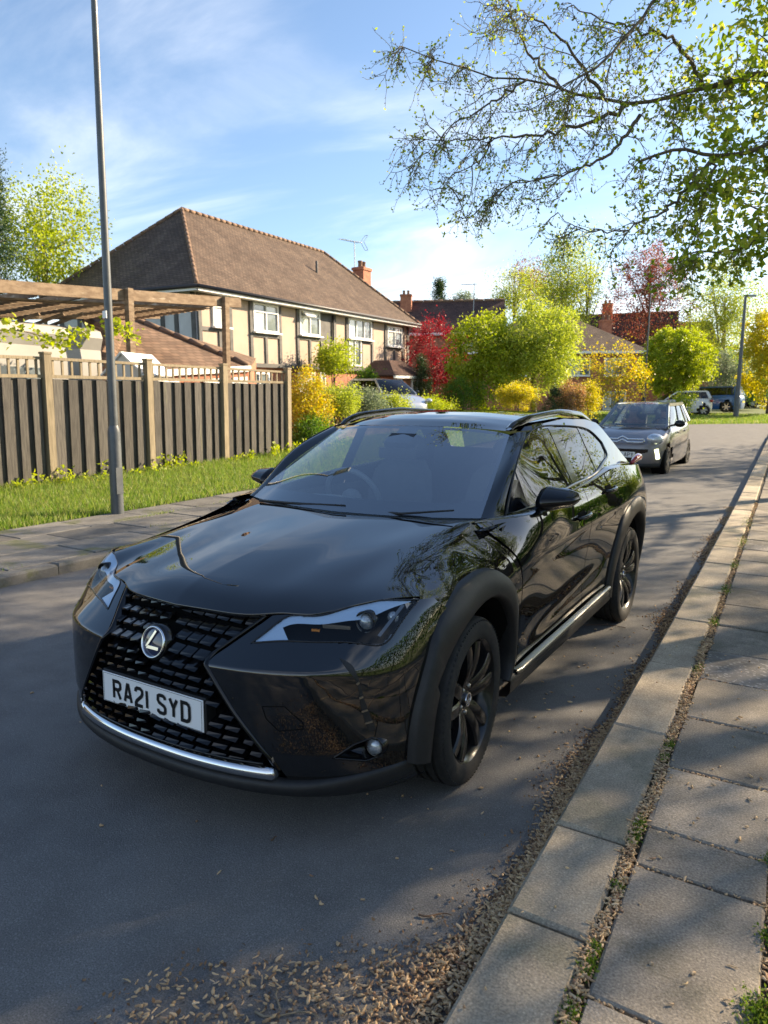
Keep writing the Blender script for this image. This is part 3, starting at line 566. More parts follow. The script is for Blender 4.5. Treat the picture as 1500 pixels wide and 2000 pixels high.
# ------------------------------------------------------------------ lamp posts
M_LAMP = mat('lamp_post_paint', (.065,.075,.085), .45, (.085,.095,.105), 8, coat=.2); M_LAMPH = mat('lantern_grey', (.22,.24,.26), .4); M_LAMPG = mat('lantern_glass', (.6,.6,.55), .2)
def lamp_post(x, y, h, label, arm=(1,0), base=.079, top=.052, bh=1.06, arm_len=.5):
    z = float(gz(x, y))+.08; o = empty('street_lamp', (x, y, z)); tag(o, label, 'lamp post', 'street lamps along the road')
    B().lathe([(-.1,base*1.02),(bh,base),(bh+.05,base*.9),(bh+.09,top*1.08)], (0,0,0), 'Z', 24).build('base_column', M_LAMP, o, smooth=True, auto=30)
    B().lathe([(bh+.07,top*1.05),(h,top*.62)], (0,0,0), 'Z', 18).build('shaft', M_LAMP, o, smooth=True)
    a = Vector((arm[0], arm[1], 0)).normalized(); B().tube([(0,0,h-.05), tuple(a*.12+Vector((0,0,h+.03))), tuple(a*arm_len*.6+Vector((0,0,h+.06)))], .026, 8).build('arm', M_LAMP, o, smooth=True)
    c = a*arm_len+Vector((0,0,h+.06)); B().box(c, (.52,.20,.085), rz=math.atan2(a.y, a.x)).build('lantern', M_LAMPH, o); B().box(c-Vector((0,0,.05)), (.36,.15,.025), rz=math.atan2(a.y, a.x)).build('lantern_glass', M_LAMPG, o)
    B().box((a.x*0+base, -.01, .45), (.01, .1, .34)).build('access_door', M_LAMP, o); return o
lamp_post(-5.70, 3.50, 7.0, 'dark grey lamp post on the left pavement in front of the fence', (1,.1))
B().box((-5.70,3.50-.058,2.6), (.07,.01,.09)).build('number_tag', mat('tag_white', (.7,.7,.7), .5), bpy.data.objects['street_lamp']).location = (5.70,-3.50,-.08-float(gz(-5.7,3.5)))
p = dep(1257, 798, 40); lamp_post(p[0], p[1], float(dep(1262,565,40)[2])-float(gz(p[0], p[1]))-.08, 'slim far lamp post rising beside the round green tree', (.9,.5), .07, .045)
p = dep(1437, 816, 38); lamp_post(p[0], p[1], float(dep(1450,585,38)[2])-float(gz(p[0], p[1]))-.08, 'thick dark pole standing on the far grass corner near parked cars', (.9,.5), .13, .105, 1.2, .25)
# ------------------------------------------------------------------ the black SUV
CAR = empty('parked_suv'); tag(CAR, 'glossy black suv parked by the kerb with spindle grille and black wheels', 'car')
fF = Spl([0,.15,.26,.37,.46,.54,.62,.70,.77,.82,.85,.868,.882,.890], [-.882,-.878,-.867,-.847,-.822,-.791,-.748,-.688,-.615,-.54,-.47,-.40,-.31,-.22])
_zz = np.arange(.10, 1.0, .001)
def _tab(pts, sig):
    v = np.interp(_zz, [p[0] for p in pts], [p[1] for p in pts]); k = np.exp(-.5*(np.arange(-40, 41)/sig)**2); k /= k.sum()
    return np.convolve(np.pad(v, 40, 'edge'), k, 'valid')
g1 = _tab([(.10,.16),(.20,.05),(.25,.028),(.30,.012),(.36,.0),(.50,-.003),(.60,-.002),(.648,.0),(.70,.074),(.74,.125),(.79,.19),(.84,.28),(.95,.5)], 5)
g2 = _tab([(.10,.12),(.20,.03),(.25,.012),(.36,.0),(.55,.0),(.64,.012),(.70,.042),(.76,.085),(.82,.14),(.90,.28),(.95,.4)], 14)
def Yf(x, z):
    x = np.abs(x); w = sstep(.60, .80, x); i = np.clip(np.asarray(z)-.10, 0, .88)*1000
    a = np.interp(i, np.arange(len(g1)), g1); b = np.interp(i, np.arange(len(g2)), g2)
    return fF(np.ravel(np.clip(x, 0, .89))).reshape(np.shape(x)) + a*(1-w)+b*w
def onF(px, py):
    return hit(px, py, lambda P: np.where((P[:, 0] < .889) & (P[:, 2] > .12) & (P[:, 2] < .93), P[:, 1]-Yf(P[:, 0], P[:, 2]), -1.), 1.4, 4.0, 2600)
def pf(pts): return np.array([onF(*p) for p in pts])
_Y = [-.6,-.35,0,.35,.6,1.2,1.8,2.3,2.64,3.0,3.3,3.55]; _Z = [.20,.35,.50,.65,.78,.88,.96,1.04,1.12]
_S = np.array([[.76,.785,.79,.79,.77,.72,.66,.60,.55],[.84,.86,.868,.870,.858,.80,.72,.65,.6],[.85,.872,.885,.889,.876,.808,.73,.66,.6],[.85,.870,.880,.886,.880,.838,.762,.70,.65],
 [.85,.862,.866,.876,.884,.880,.858,.82,.77],[.85,.858,.858,.868,.882,.884,.868,.834,.79],[.85,.858,.860,.872,.888,.892,.880,.848,.80],[.85,.868,.882,.895,.905,.905,.893,.862,.82],
 [.85,.875,.892,.905,.912,.910,.898,.866,.825],[.83,.865,.885,.900,.905,.900,.885,.85,.81],[.79,.83,.85,.862,.862,.852,.83,.80,.77],[.68,.70,.71,.72,.72,.71,.69,.67,.65]])
_ys = np.linspace(-.6, 3.55, 140); _zs = np.linspace(.20, 1.12, 90)
_T1 = Spl(_Y, _S)(_ys); _T2 = Spl(_Z, _T1.T)(_zs).T
def Sx(y, z):
    y = np.asarray(y, float); z = np.asarray(z, float)
    fy = np.clip((y+.6)/4.15*139, 0, 138.999); fz = np.clip((z-.2)/.92*89, 0, 88.999); i = fy.astype(int); k = fz.astype(int); a = fy-i; b = fz-k
    r = _T2[i, k]*(1-a)*(1-b)+_T2[i+1, k]*a*(1-b)+_T2[i, k+1]*(1-a)*b+_T2[i+1, k+1]*a*b
    r = r-.009*np.exp(-((z-(.42+.075*(y-.6)))/.055)**2)*sstep(.55, .9, y)*(1-sstep(1.75, 2.1, y))     # hollow low on the doors
    r = r+.006*np.exp(-((z-(.80+.05*(y-.6)))/.022)**2)*sstep(.3, .8, y)*(1-sstep(2.2, 2.7, y))        # waist crease
    return r
def onS(px, py): return hit(px, py, lambda P: np.where((P[:, 1] > -.55), Sx(P[:, 1], P[:, 2])-P[:, 0], -1.), 1.4, 8., 2600)
def both(bld, name, m, parent=None, **k):
    o = bld.build(name, m, parent or CAR, **k); o2 = bld.build(name, m, parent or CAR, mirror=True, **k); return o, o2
def coons(c0, c1, d0, d1, nu, nv):             # c0,c1: along u at v=0,1; d0,d1: along v at u=0,1
    u = np.linspace(0, 1, nu); v = np.linspace(0, 1, nv); A, Bq, C, D = c0(u), c1(u), d0(v), d1(v); U = u[:, None, None]; V = v[None, :, None]
    return A[:, None]*(1-V)+Bq[:, None]*V+C[None]*(1-U)+D[None]*U-((1-U)*(1-V)*A[0]+U*(1-V)*A[-1]+(1-U)*V*Bq[0]+U*V*Bq[-1])
# --- grille outline (half), in x-z
GZ = [.20,.262,.30,.345,.50,.645,.662,.68,.78,.84]; GX = [.535,.535,.520,.497,.375,.272,.264,.272,.366,.42]
def gx(z): return np.interp(z, GZ, GX)
lampT = pf([(492,1255),(530,1226),(565,1203),(608,1203),(673,1189),(751,1172),(818,1171)])
lampB = pf([(492,1256),(557,1252),(635,1254),(712,1258),(747,1259),(775,1228),(818,1172)])
lampP = np.vstack([lampT[:, [0, 2]], lampB[::-1][:, [0, 2]]])
fogP = pf([(650,1481),(690,1455),(728,1440),(746,1452),(747,1475),(715,1486)])
ventP = pf([(664,1284),(690,1300),(706,1340),(736,1424),(722,1428),(706,1380),(690,1320)])
# --- bumper skin
nu, nv = 110, 120
zt = lambda x: np.interp(x, [0,.37,.47,.6,.75,.89], [.79,.785,.795,.815,.846,.838])
P = np.zeros((nu, nv, 3))
for jv in range(nv):
    w = jv/(nv-1); z0 = .215+.585*w; xi = float(gx(z0))+.004; xo = float(np.interp(z0, [.2,.72,.77,.80], [.889,.889,.868,.846]))
    x = xi+(xo-xi)*np.linspace(0, 1, nu); z = .215+(zt(x)-.215)*w
    P[:, jv, 0] = x; P[:, jv, 2] = z; P[:, jv, 1] = Yf(x, z)
Cx = (P[:-1, :-1]+P[1:, 1:])/2
arch = lambda y, z, cy=0., r=.455: ((y-cy)**2+(z-.37)**2) < r*r
keep = ~inpoly(Cx[..., 0], Cx[..., 2], lampP) & ~inpoly(Cx[..., 0], Cx[..., 2], fogP[:, [0, 2]]) & ~arch(Cx[..., 1], Cx[..., 2])
both(B().grid(P, keep), 'front_bumper', M_PAINT, smooth=True)
# --- lower lip of dark plastic
P = np.zeros((60, 8, 3)); xs = np.linspace(0, .885, 60)
for k, (zz, o) in enumerate([(.262,.012),(.258,-.012),(.245,-.022),(.225,-.022),(.205,-.008),(.19,.02),(.185,.08),(.185,.3)]):
    up = .035*sstep(.55, .87, xs)
    P[:, k, 0] = xs; P[:, k, 2] = zz+up*(1 if k < 5 else .4); P[:, k, 1] = Yf(xs, np.full(60, .30))+o+.01
keep = ~arch((P[:-1, :-1, 1]+P[1:, 1:, 1])/2, (P[:-1, :-1, 2]+P[1:, 1:, 2])/2, 0, .44)
both(B().grid(P, keep), 'bumper_lip', M_PLAST, smooth=True)
# --- grille: dark back, frame, blocks
GR = B(); P = np.zeros((40, 40, 3))
for jv in range(40):
    z = .26+.525*jv/39; x = np.linspace(-1, 1, 40)*float(gx(z)); P[:, jv, 0] = x; P[:, jv, 2] = z; P[:, jv, 1] = Yf(x, np.full(40, z))+.05
grille = GR.grid(P).build('grille', M_DARK, CAR, smooth=True)
zs = np.concatenate([np.linspace(.30, .64, 24), np.linspace(.645, .68, 8), np.linspace(.69, .785, 10)])
edge = np.stack([gx(zs), Yf(gx(zs), zs), zs], 1)
b = B(); E = []
for e in edge:
    E.append([e+np.array([.004,.0,0]), e+np.array([.0,-.008,0]), e+np.array([-.008,-.010,0]), e+np.array([-.013,-.002,0]), e+np.array([-.016,.05,0])])
both(b.grid(np.array(E)), 'grille_frame', M_GLOSSB, grille, smooth=True)
xs = np.linspace(-.366, .366, 40); tp = np.stack([xs, Yf(xs, np.full(40, .785))-.004, np.full(40, .785)], 1)
B().tube(tp, .007, 8).build('grille_frame', M_GLOSSB, grille, smooth=True)
def blockmesh(sg):
    w, h, d, k = .052, .020, .034, .016*sg      # faceted tick: leaning end, sloping roof, dark underside
    v = [(-w/2,-.4*d,h*.15),(w/2,-.4*d+.006*sg,h*.15-k*.3),(w/2,d,h*.9-k*.3),(-w/2,d,h*.9),(-w/2-.004*sg,-.55*d,-h*.35),(w/2-.006*sg,-.55*d,-h*.35-k*.4),(w/2+.004*sg,.2*d,-h*.9-k*.8),(-w/2+.004*sg,.2*d,-h*.7),
         (-w/2,d,-h*.6),(w/2,d,-h*.8)]
    bb = B().add(v, [(0,1,2,3),(4,5,1,0),(7,6,5,4),(8,9,6,7),(0,3,8,7,4),(1,5,6,9,2)])
    return bb
MB = {s: blockmesh(s).mesh(weld=1e-6) for s in (1, -1)}
for s in MB: MB[s].materials.append(M_GLOSSB)
zrow = .768; row = 0
while zrow > .315:
    hw = float(gx(zrow))-.022; pit = .060+.010*max(0, (.6-zrow)/.3); off = (row % 2)*.5
    for s in (1, -1):
        k = 0
        while True:
            x = (k+.5+off*.5)*pit*.98
            if x > hw: break
            if not (zrow > .60 and math.hypot(x, zrow-.672) < .062) and not (x < .285 and -.05 < zrow-.462 < .085):
                zz = zrow-.012*(x/.4)**2
                o = bpy.data.objects.new('grille_block', MB[s]); COL.objects.link(o); o.parent = grille
                sc = min(1., (hw-x+.03)/.05); o.location = (s*x, float(Yf(np.array([x]), np.array([zz]))[0])+.012, zz)
                o.scale = (pit/.060*.90*sc, 1 if zrow < .66 else .75, 1.0 if zrow < .66 else .82); o.rotation_euler = (R(-4 if zrow < .66 else 0), 0, s*math.atan(float((Yf(np.array([x+.02]), np.array([zz]))-Yf(np.array([x]), np.array([zz])))[0])/.02))
            k += 1
    zrow -= .0345 if zrow > .6 else .037; row += 1
# lower blade and chrome strip
xs = np.linspace(-.47, .47, 50); B().tube(np.stack([xs, Yf(xs, np.full(50,.32))-.004, np.full(50,.320)], 1), .006, 6).build('grille_bar', M_GLOSSB, grille, smooth=True)
xs = np.concatenate([[-.503,-.510], np.linspace(-.50, .50, 60), [.510,.503]]); n = len(xs); P = np.zeros((n, 5, 3))
zt_ = np.full(n, .308); zt_[0] = zt_[-1] = .355; zt_[1] = zt_[-2] = .322
zb_ = np.full(n, .257)+.004*np.cos(xs*3); zb_[0] = zb_[-1] = .335; zb_[1] = zb_[-2] = .275
y0 = Yf(xs, np.full(n, .30))
for k, (w, o) in enumerate([(0,.02),(.03,-.006),(.5,-.016),(.95,-.012),(1,.02)]): P[:, k] = np.stack([xs, y0+o, zt_*(1-w)+zb_*w], 1)
B().grid(P).build('chrome_strip', M_CHROME, CAR, smooth=True)
xs = np.linspace(-.52, .52, 30); P = np.zeros((30, 3, 3))
for k, (zz, o) in enumerate([(.32,.045),(.26,.045),(.20,.05)]): P[:, k] = np.stack([xs, Yf(xs, np.full(30,.3))+o, np.full(30, zz)], 1)
B().grid(P).build('intake_back', M_DARK, CAR)
# badge
bo = empty('badge', (0, float(Yf(np.array([0.]), np.array([.672]))[0])+.006, .670), (R(-14), 0, 0)); bo.parent = CAR
B().lathe([(.03,.066),(-.012,.066),(-.016,.062),(-.016,.060)], (0,0,0), 'Y', 40).build('badge_housing', M_GLOSSB, bo, smooth=True)
B().lathe([(-.012,.058),(-.022,.058),(-.024,.054),(-.020,.0505),(-.012,.050)], (0,0,0), 'Y', 44).build('badge_ring', M_CHROME, bo, smooth=True)
B().lathe([(-.014,.051),(-.018,.036),(-.0195,.0001)], (0,0,0), 'Y', 40).build('badge_disc', M_EMB, bo, smooth=True)
b = B(); sw = [((.012,.043),(-.022,-.012)),((-.022,-.012),(-.024,-.019)),((-.024,-.019),(.036,-.019))]
for (a, c), w in zip(sw, (.009,.010,.011)): b.bar((a[0],-.022,a[1]), (c[0],-.022,c[1]), w, .006, (0,-1,0))
b.build('badge_letter', M_CHROME, bo)
# number plate
ply = -.872; plz = .462
pl = B().slab(-.262, .262, -.058, .058, 0, .004, .002); v = pl.v[0]; pl.v[0] = np.stack([v[:, 0], ply-v[:, 2]-.006, plz+v[:, 1]], 1)
plate = pl.build('number_plate', M_PLATEW, CAR)
for lt in lettering('RA21 SYD', .0365, .066, .0105, .0135, .034): lt.v = [q+np.array([0, ply-.0112, plz-.001]) for q in lt.v]; lt.build('plate_character', M_INK, plate)
b = B()
for z in (-.0545, .0545): b.box((0, ply-.0104, plz+z), (.512, .0006, .0012))
for x in (-.2555, .2555): b.box((x, ply-.0104, plz), (.0012, .0006, .108))
b.build('plate_border', M_INK, plate)
B().slab(-.268, .268, -.064, .064, 0, .05, .004).build('plate_holder', M_PLAST, CAR).matrix_local = Matrix.Translation((0, ply+.047, plz)) @ Matrix.Rotation(R(90), 4, 'X')
# headlamps
def lens(off, t0=0, t1=1, s0=0, s1=1, n=60, mcol=14, bowl=0.):
    T = arc(lampT)(np.linspace(0, 1, n)); Bt = arc(lampB)(np.linspace(0, 1, n)); s = np.linspace(s0, s1, mcol)[None, :, None]
    P = T[:, None]*(1-s)+Bt[:, None]*s; i0, i1 = int(t0*(n-1)), int(t1*(n-1))+1; P = P[i0:i1]
    k = Yf(P[..., 0], P[..., 2]); e = np.sin(np.pi*np.linspace(s0, s1, mcol))[None]**.5*np.sin(np.pi*np.clip(np.linspace(0, 1, n)[i0:i1, None], .02, .98))**.4
    P[..., 1] = k+off+bowl*e; return P
for mir in (False, True):
    hl = B().grid(lens(0., bowl=.075)).build('headlamp', M_DARK, CAR, smooth=True, mirror=mir)
    B().grid(lens(.006, .03, .95, .02, .34, mcol=6)).build('light_guide', M_DRL, hl, smooth=True, mirror=mir)
    B().grid(lens(.006, .03, .19, .30, .97, mcol=5)).build('light_guide', M_DRL, hl, smooth=True, mirror=mir)
    pc = onF(706, 1219)+np.array([0, .040, 0]); q = onF(640, 1232)+np.array([0,.055,0])
    B().ball(pc, .030, 16, 12).build('projector', M_PROJ, hl, smooth=True, mirror=mir)
    B().lathe([(.02,.038),(-.018,.041),(-.022,.036),(-.012,.032)], pc, 'Y', 24).build('projector_ring', M_GLOSSB, hl, smooth=True, mirror=mir)
    B().box(q, (.10,.01,.014), rz=.35).build('reflector', M_SATIN, hl, mirror=mir); B().box(onF(600,1238)+np.array([0,.05,0]), (.03,.01,.008), rz=.3).build('indicator', M_AMB, hl, mirror=mir); B().ball(onF(755,1212)+np.array([0,.045,0]), (.022,.02,.022), 14, 10).build('projector', M_PROJ, hl, smooth=True, mirror=mir)
    k0 = onF(735, 1250)+np.array([0,.02,0]); k1 = onF(780, 1190)+np.array([0,.03,0]); B().bar(k0, k1, .012, .03, (0,-1,0)).build('reflector', M_SATIN, hl, mirror=mir)
    B().grid(lens(-.003)).build('lamp_lens', M_LENS, hl, smooth=True, mirror=mir)
    rim = np.vstack([arc(lampT)(np.linspace(0, 1, 50)), arc(lampB)(np.linspace(1, 0, 50))[1:-1]]); rim[:, 1] = Yf(rim[:, 0], rim[:, 2])
    B().tube(rim, .0035, 6, closed=True).build('lamp_gasket', M_GLOSSB, hl, smooth=True, mirror=mir)
    # corner vent with fins
    cv = arc(ventP[:4]); cw = arc(np.vstack([ventP[0:1], ventP[6:3:-1]])); t = np.linspace(0, 1, 30)
    A_, B_ = cv(t), cw(t); s = np.linspace(0, 1, 5)[None, :, None]; P = A_[:, None]*(1-s)+B_[:, None]*s; P[..., 1] = Yf(P[..., 0], P[..., 2])-.0035
    ve = B().grid(P).build('corner_vent', M_PLAST, CAR, smooth=True, mirror=mir)
    for u in (.38,.55,.72,.88):
        a, c = cv([u])[0], cw([u])[0]; a[1] = Yf(a[0:1], a[2:3])[0]-.006; c[1] = Yf(c[0:1], c[2:3])[0]-.006; B().bar(a, c, .004, .006).build('vent_fin', M_SATIN, ve, mirror=mir)
    # fog lamp in its recess
    fc = onF(727, 1461); ring = fogP.copy(); ring[:, 1] = Yf(ring[:, 0], ring[:, 2]); loop = Poly(np.vstack([ring, ring[:1]]))(np.linspace(0, 1, 41))[:-1]
    cen = loop.mean(0); back = loop*.8+cen*.2+np.array([0,.05,0]); P = np.stack([loop, back, np.repeat(cen[None]+np.array([[0,.055,0]]), 40, 0)], 1); P = np.vstack([P, P[:1]])
    fg = B().grid(P).build('fog_lamp', M_GLOSSB, CAR, smooth=True, mirror=mir)
    B().tube(loop, .004, 6, closed=True).build('fog_trim', M_GLOSSB, fg, smooth=True, mirror=mir)
    B().ball(fc+np.array([0,.018,0]), (.030,.022,.030), 18, 12).build('fog_bulb_lens', M_PROJ, fg, smooth=True, mirror=mir)
    B().lathe([(.03,.037),(-.002,.037),(-.006,.033),(.006,.030)], fc+np.array([0,.016,0]), 'Y', 28).build('fog_ring', M_GLOSSB, fg, smooth=True, mirror=mir)
tw = pf([(512,1380),(556,1380),(592,1412),(592,1424),(545,1428),(520,1404)]); lp = Poly(np.vstack([tw, tw[:1]]))(np.linspace(0, 1, 61))[:-1]; lp[:, 1] = Yf(lp[:, 0], lp[:, 2])-.0005
B().tube(lp, .0016, 5, closed=True).build('tow_cover', M_DARK, CAR)
# --- bonnet
shut = np.array([lampT[-1]+np.array([-.010,.025,.006])]+[plane(a, c, 0, x_) for a, c, x_ in [(825,1124,.735),(860,1088,.714),(890,1060,.701),(920,1032,.690),(935,1015,.680)]])
lipc = np.array([(0,-.752,.792),(.19,-.733,.792),(.330,-.690,.789),(.42,-.640,.795)]+[tuple(p+np.array([0,.004,.004])) for p in lampT[3:6]]+[tuple(shut[0])])
cowl = arc([(0,.285,1.000),(.25,.305,1.003),(.50,.360,1.004),(.62,.415,1.006),(shut[-1][0],shut[-1][1],shut[-1][2])])
P = coons(arc(lipc), cowl, arc([(0,-.752,.792),(0,-.70,.826),(0,-.55,.868),(0,-.25,.920),(0,.05,.964),(0,.285,1.000)]), arc(shut), 70, 80)
u = np.linspace(0, 1, 70)[:, None]; v = np.linspace(0, 1, 80)[None]
xr = .50+.28*v                                  # ridge from the grille corner to the screen corner, and a second fold inside it
bump = .013*np.exp(-((u-xr)/.19)**2)*np.sin(np.pi*np.clip(v*.95+.05, 0, 1))**.8
hol = -.0*np.exp(-((u-(xr-.24))/.10)**2)*np.sin(np.pi*v)**1.0
crown = .012*(1-u**2)*np.sin(np.pi*v)**.7
P[..., 2] += bump+hol+crown
Pb = P.copy(); full = np.concatenate([P[::-1]*np.array([-1,1,1]), P[1:]], 0)
bon = B().grid(full).build('bonnet', M_PAINT, CAR, smooth=True)
b = B(); ed = full[:, 0]; lowr = ed+np.array([0,.03,-.03]); b.grid(np.stack([ed, ed+np.array([0,-.002,-.004]), lowr], 1)); b.build('bonnet_lip', M_PAINT, bon, smooth=True)
# --- fender
ys = np.linspace(-.42, .505, 90); zu = np.interp(ys, np.r_[-.42, -.34, shut[1:, 1]], np.r_[.835, .846, shut[1:, 2]]); zu = np.where(ys > shut[-1][1], np.interp(ys, [shut[-1][1], .46, .505], [shut[-1][2], 1.02, 1.02]), zu)
zl = np.where(np.abs(ys) < .46, .37+np.sqrt(np.maximum(.462**2-ys**2, 0)), .30); zl = np.where(ys > .44, np.interp(ys, [.44,.462,.505], [.50,.30,.28]), zl); zl = np.minimum(zl, zu-.004)
w = np.linspace(0, 1, 40)[None]; Z = zl[:, None]*(1-w)+zu[:, None]*w; Y = np.repeat(ys[:, None], 40, 1); X = Sx(Y, Z)
sx = np.interp(ys, np.r_[-.42, -.34, shut[1:-1, 1], .36, .505], np.r_[.79, .795, shut[1:-1, 0], .712, .800]); X0 = sx[:, None]*np.ones_like(w)
ydv = np.interp(Z, [.3,.5,.73,.85,.95,1.05], [.517,.520,.512,.466,.39,.33])-.002; tq = (Y+.42)/.925; Y = -.42+tq*(ydv+.42)
X = Sx(Y, Z); X0 = np.interp(Y, np.r_[-.42, -.34, shut[1:, 1]], np.r_[.79, .795, shut[1:, 0]]); sq = .75*sstep(.22, .345, Y); X0 = X0*(1-sq)+X*sq; wk = w**((4+5*sstep(.15, .48, ys))[:, None]); X = X*(1-wk)+X0*wk
both(B().grid(np.stack([X, Y, Z], 2)), 'fender', M_PAINT, smooth=True)
both(B().add([(.680,.456,1.004),(.700,.30,.978),(.775,.335,.985),(.795,.42,.998),(.800,.56,1.004),(.768,.56,1.004)], [(0,1,2,3,4,5)]), 'cowl_corner', M_PAINT)
# --- arch cladding
aO = np.array([(-.487,.285),(-.480,.375),(-.461,.468),(-.395,.634),(-.309,.763),(-.227,.808),(-.016,.855),(.16,.857),(.305,.805),(.395,.725),(.445,.63),(.462,.50),(.460,.38),(.40,.285)])
aI = np.array([(-.400,.262),(-.385,.36),(-.360,.462),(-.310,.555),(-.245,.628),(-.175,.680),(-.03,.732),(.13,.745),(.245,.712),(.330,.645),(.380,.56),(.405,.46),(.405,.37),(.372,.305)])
def cladding(cy, dz, sc):
    t = np.linspace(0, 1, 60); o = arc(np.c_[aO, aO[:, :1]*0])(t)[:, :2]; i = arc(np.c_[aI, aI[:, :1]*0])(t)[:, :2]; P = np.zeros((60, 8, 3))
    for k, (w, dx) in enumerate([(-.02,-.02),(0,.003),(.06,.014),(.45,.022),(.86,.022),(.97,.012),(1,-.012),(1.02,-.07)]):
        q = o*(1-w)+i*w; y = q[:, 0]*sc+cy; z = q[:, 1]+dz*sstep(.3, .8, q[:, 1])
        ww = np.clip(w, 0, 1); x = Sx(np.clip(y, cy-.40, 9), np.clip(z, .3, .82))
        if cy == 0: x = np.where(y < -.35, np.interp(y, [-.55,-.50,-.45,-.40,-.35], [.845,.862,.873,.880,.884]), x)
        P[:, k] = np.stack([np.maximum(x, .868 if cy else .84)+dx, y, z], 1)
    return B().grid(P)
both(cladding(0, 0, 1), 'arch_cladding', M_PLAST, smooth=True); both(cladding(2.64, .035, 1.0), 'arch_cladding', M_PLAST, smooth=True)
# --- doors and quarter panels
def panel(y0, y1, z0, z1, nz=40, ny=50, cut=None):
    P = np.zeros((ny, nz, 3))
    for k in range(nz):
        w = k/(nz-1)
        for i in range(ny):
            a = i/(ny-1); zz = z0+(z1((y0(.7)*(1-a)+y1(.7)*a))-z0)*w; P[i, k, 1] = y0(zz)*(1-a)+y1(zz)*a; P[i, k, 2] = zz
    P[..., 0] = Sx(P[..., 1], P[..., 2]); kp = None
    if cut is not None: C = (P[:-1, :-1]+P[1:, 1:])/2; kp = ~cut(C[..., 1], C[..., 2])
    return B().grid(P, kp)
belt = lambda y: float(np.interp(y, [.3,.5,.9,1.45,1.8,2.1,2.25,2.6,3.0,3.4], [1.008,1.012,1.022,1.052,1.075,1.105,1.12,1.12,1.10,1.08]))
yd = lambda z: float(np.interp(z, [.3,.5,.73,.85,.95,1.05], [.517,.520,.512,.466,.39,.32])) if z < 1.2 else .5
def yr(z):
    if z > .80: return float(np.interp(z, [.80,.95,1.12], [2.13,2.24,2.31]))
    return 2.64-math.sqrt(max(.505**2-(z-.42)**2, .01)) if z < .8 else 2.2
d1 = both(panel(lambda z: yd(z)+.006, lambda z: 1.612, .30, belt), 'door', M_PAINT, smooth=True)
d2 = both(panel(lambda z: 1.620, lambda z: yr(z)-.004, .30, belt), 'door', M_PAINT, smooth=True)
both(panel(lambda z: yr(z)+.003, lambda z: 3.36-.03*(z-.5), .30, belt, 50, 70, cut=lambda y, z: arch(y, z, 2.64, .462)), 'rear_quarter', M_PAINT, smooth=True)
for dd, (ya, yb, z) in ((d1, (1.36,1.565,.912)), (d2, (1.96,2.165,1.005))):
    for d, s in zip(dd, (1, -1)):
        t = np.linspace(0, 1, 14); y = ya+(yb-ya)*t; x = Sx(y, np.full(14, z))+.006+.030*np.sin(np.pi*t)**.5
        B().tube(np.stack([x*s, y, z+.012*t], 1), .010+.002*np.sin(np.pi*t), 8).build('handle', M_GLOSSB, d, smooth=True)
        y = ya+.03+.13*t; P = np.stack([np.stack([(Sx(y, np.full(14, z+q))+.0015)*s, y, np.full(14, z+q)+.006*t], 1) for q in (-.022, .0, .028)], 1); B().grid(P).build('handle_cup', M_DARK, d)
# sill
def loft(prof, y0, y1, n=40, fn=None):
    P = np.zeros((n, len(prof), 3)); y = np.linspace(y0, y1, n)
    for k, (x, z) in enumerate(prof): P[:, k] = np.stack([np.full(n, x), y, np.full(n, z)], 1)
    return P
P = loft([(.80,.20),(.868,.215),(.882,.235),(.886,.285),(.880,.305),(.855,.318),(.84,.318)], .40, 2.22); P[..., 2] += .022*((P[..., 1]-.4)/1.8)
both(B().grid(P), 'sill', M_PLAST, smooth=True)
P = loft([(.870,.326),(.893,.322),(.900,.312),(.896,.300),(.875,.296)], .475, 2.16); P[..., 2] += .036*((P[..., 1]-.47)/1.7); P[0, :, 0] -= .01; both(B().grid(P), 'sill_glint_trim', M_SATIN, smooth=True)  # pale satin metal on the black sill trim stands in for sun glint
# --- glasshouse
def Gx(y, z): return .842-(z-1.02)*.50*(1-.25*sstep(1.2, .6, y))-.030*np.maximum(y-1.8, 0)**2-.092*np.maximum(1.5-y, 0)**2-.25*np.maximum(z-1.38, 0)
def onG(px, py): return hit(px, py, lambda P: np.where(P[:, 2] > .98, Gx(P[:, 1], P[:, 2])-P[:, 0], -1.), 1.6, 8., 2600)
dlo = np.array([onG(*p) for p in [(987,1007),(1047,985),(1113,950),(1147,934),(1170,916),(1181,898),(1183,881),(1175,864),(1158,846),(1131,834),(1082,831),(1036,843),(1020,869),(1003,927)]])
A0 = np.array([.686,.466,1.014]); A1 = np.array([.560,1.115,1.378])
wsB = arc([(0,.295,1.008),(.25,.315,1.010),(.50,.378,1.012),A0]); wsT = arc([(0,1.035,1.412),(.25,1.045,1.408),(.45,1.08,1.395),A1])
wsC = arc([(0,.295,1.008),(0,.66,1.225),(0,1.035,1.412)]); wsE = arc([A0,(.632,.775,1.204),A1])
P = coons(wsB, wsT, wsC, wsE, 30, 30); P[..., 1] += 0; full = np.concatenate([P[::-1]*np.array([-1,1,1]), P[1:]], 0)
ws = B().grid(full).build('windscreen', M_GLASS, CAR, smooth=True)
fr = full+np.array([0,.004,-.004]); n = fr.shape[0]; U = (np.arange(n-1)+.5)/(n-1); V = (np.arange(29)+.5)/29
kp = (V[None] < .13+.05*np.abs(2*U-1)[:, None]**4) | (V[None] > .955) | (np.abs(2*U-1)[:, None] > .955) | ((V[None] > .80) & (np.abs(2*U-1)[:, None] < .10))
B().grid(fr, kp).build('screen_border', M_GLOSSB, ws, smooth=True)
B().box((0,.915,1.325), (.16,.10,.05), rx=R(28)).build('sensor_pod', M_PLAST, ws); B().box((0,.88,1.262), (.23,.02,.06)).build('interior_mirror', M_PLAST, ws)
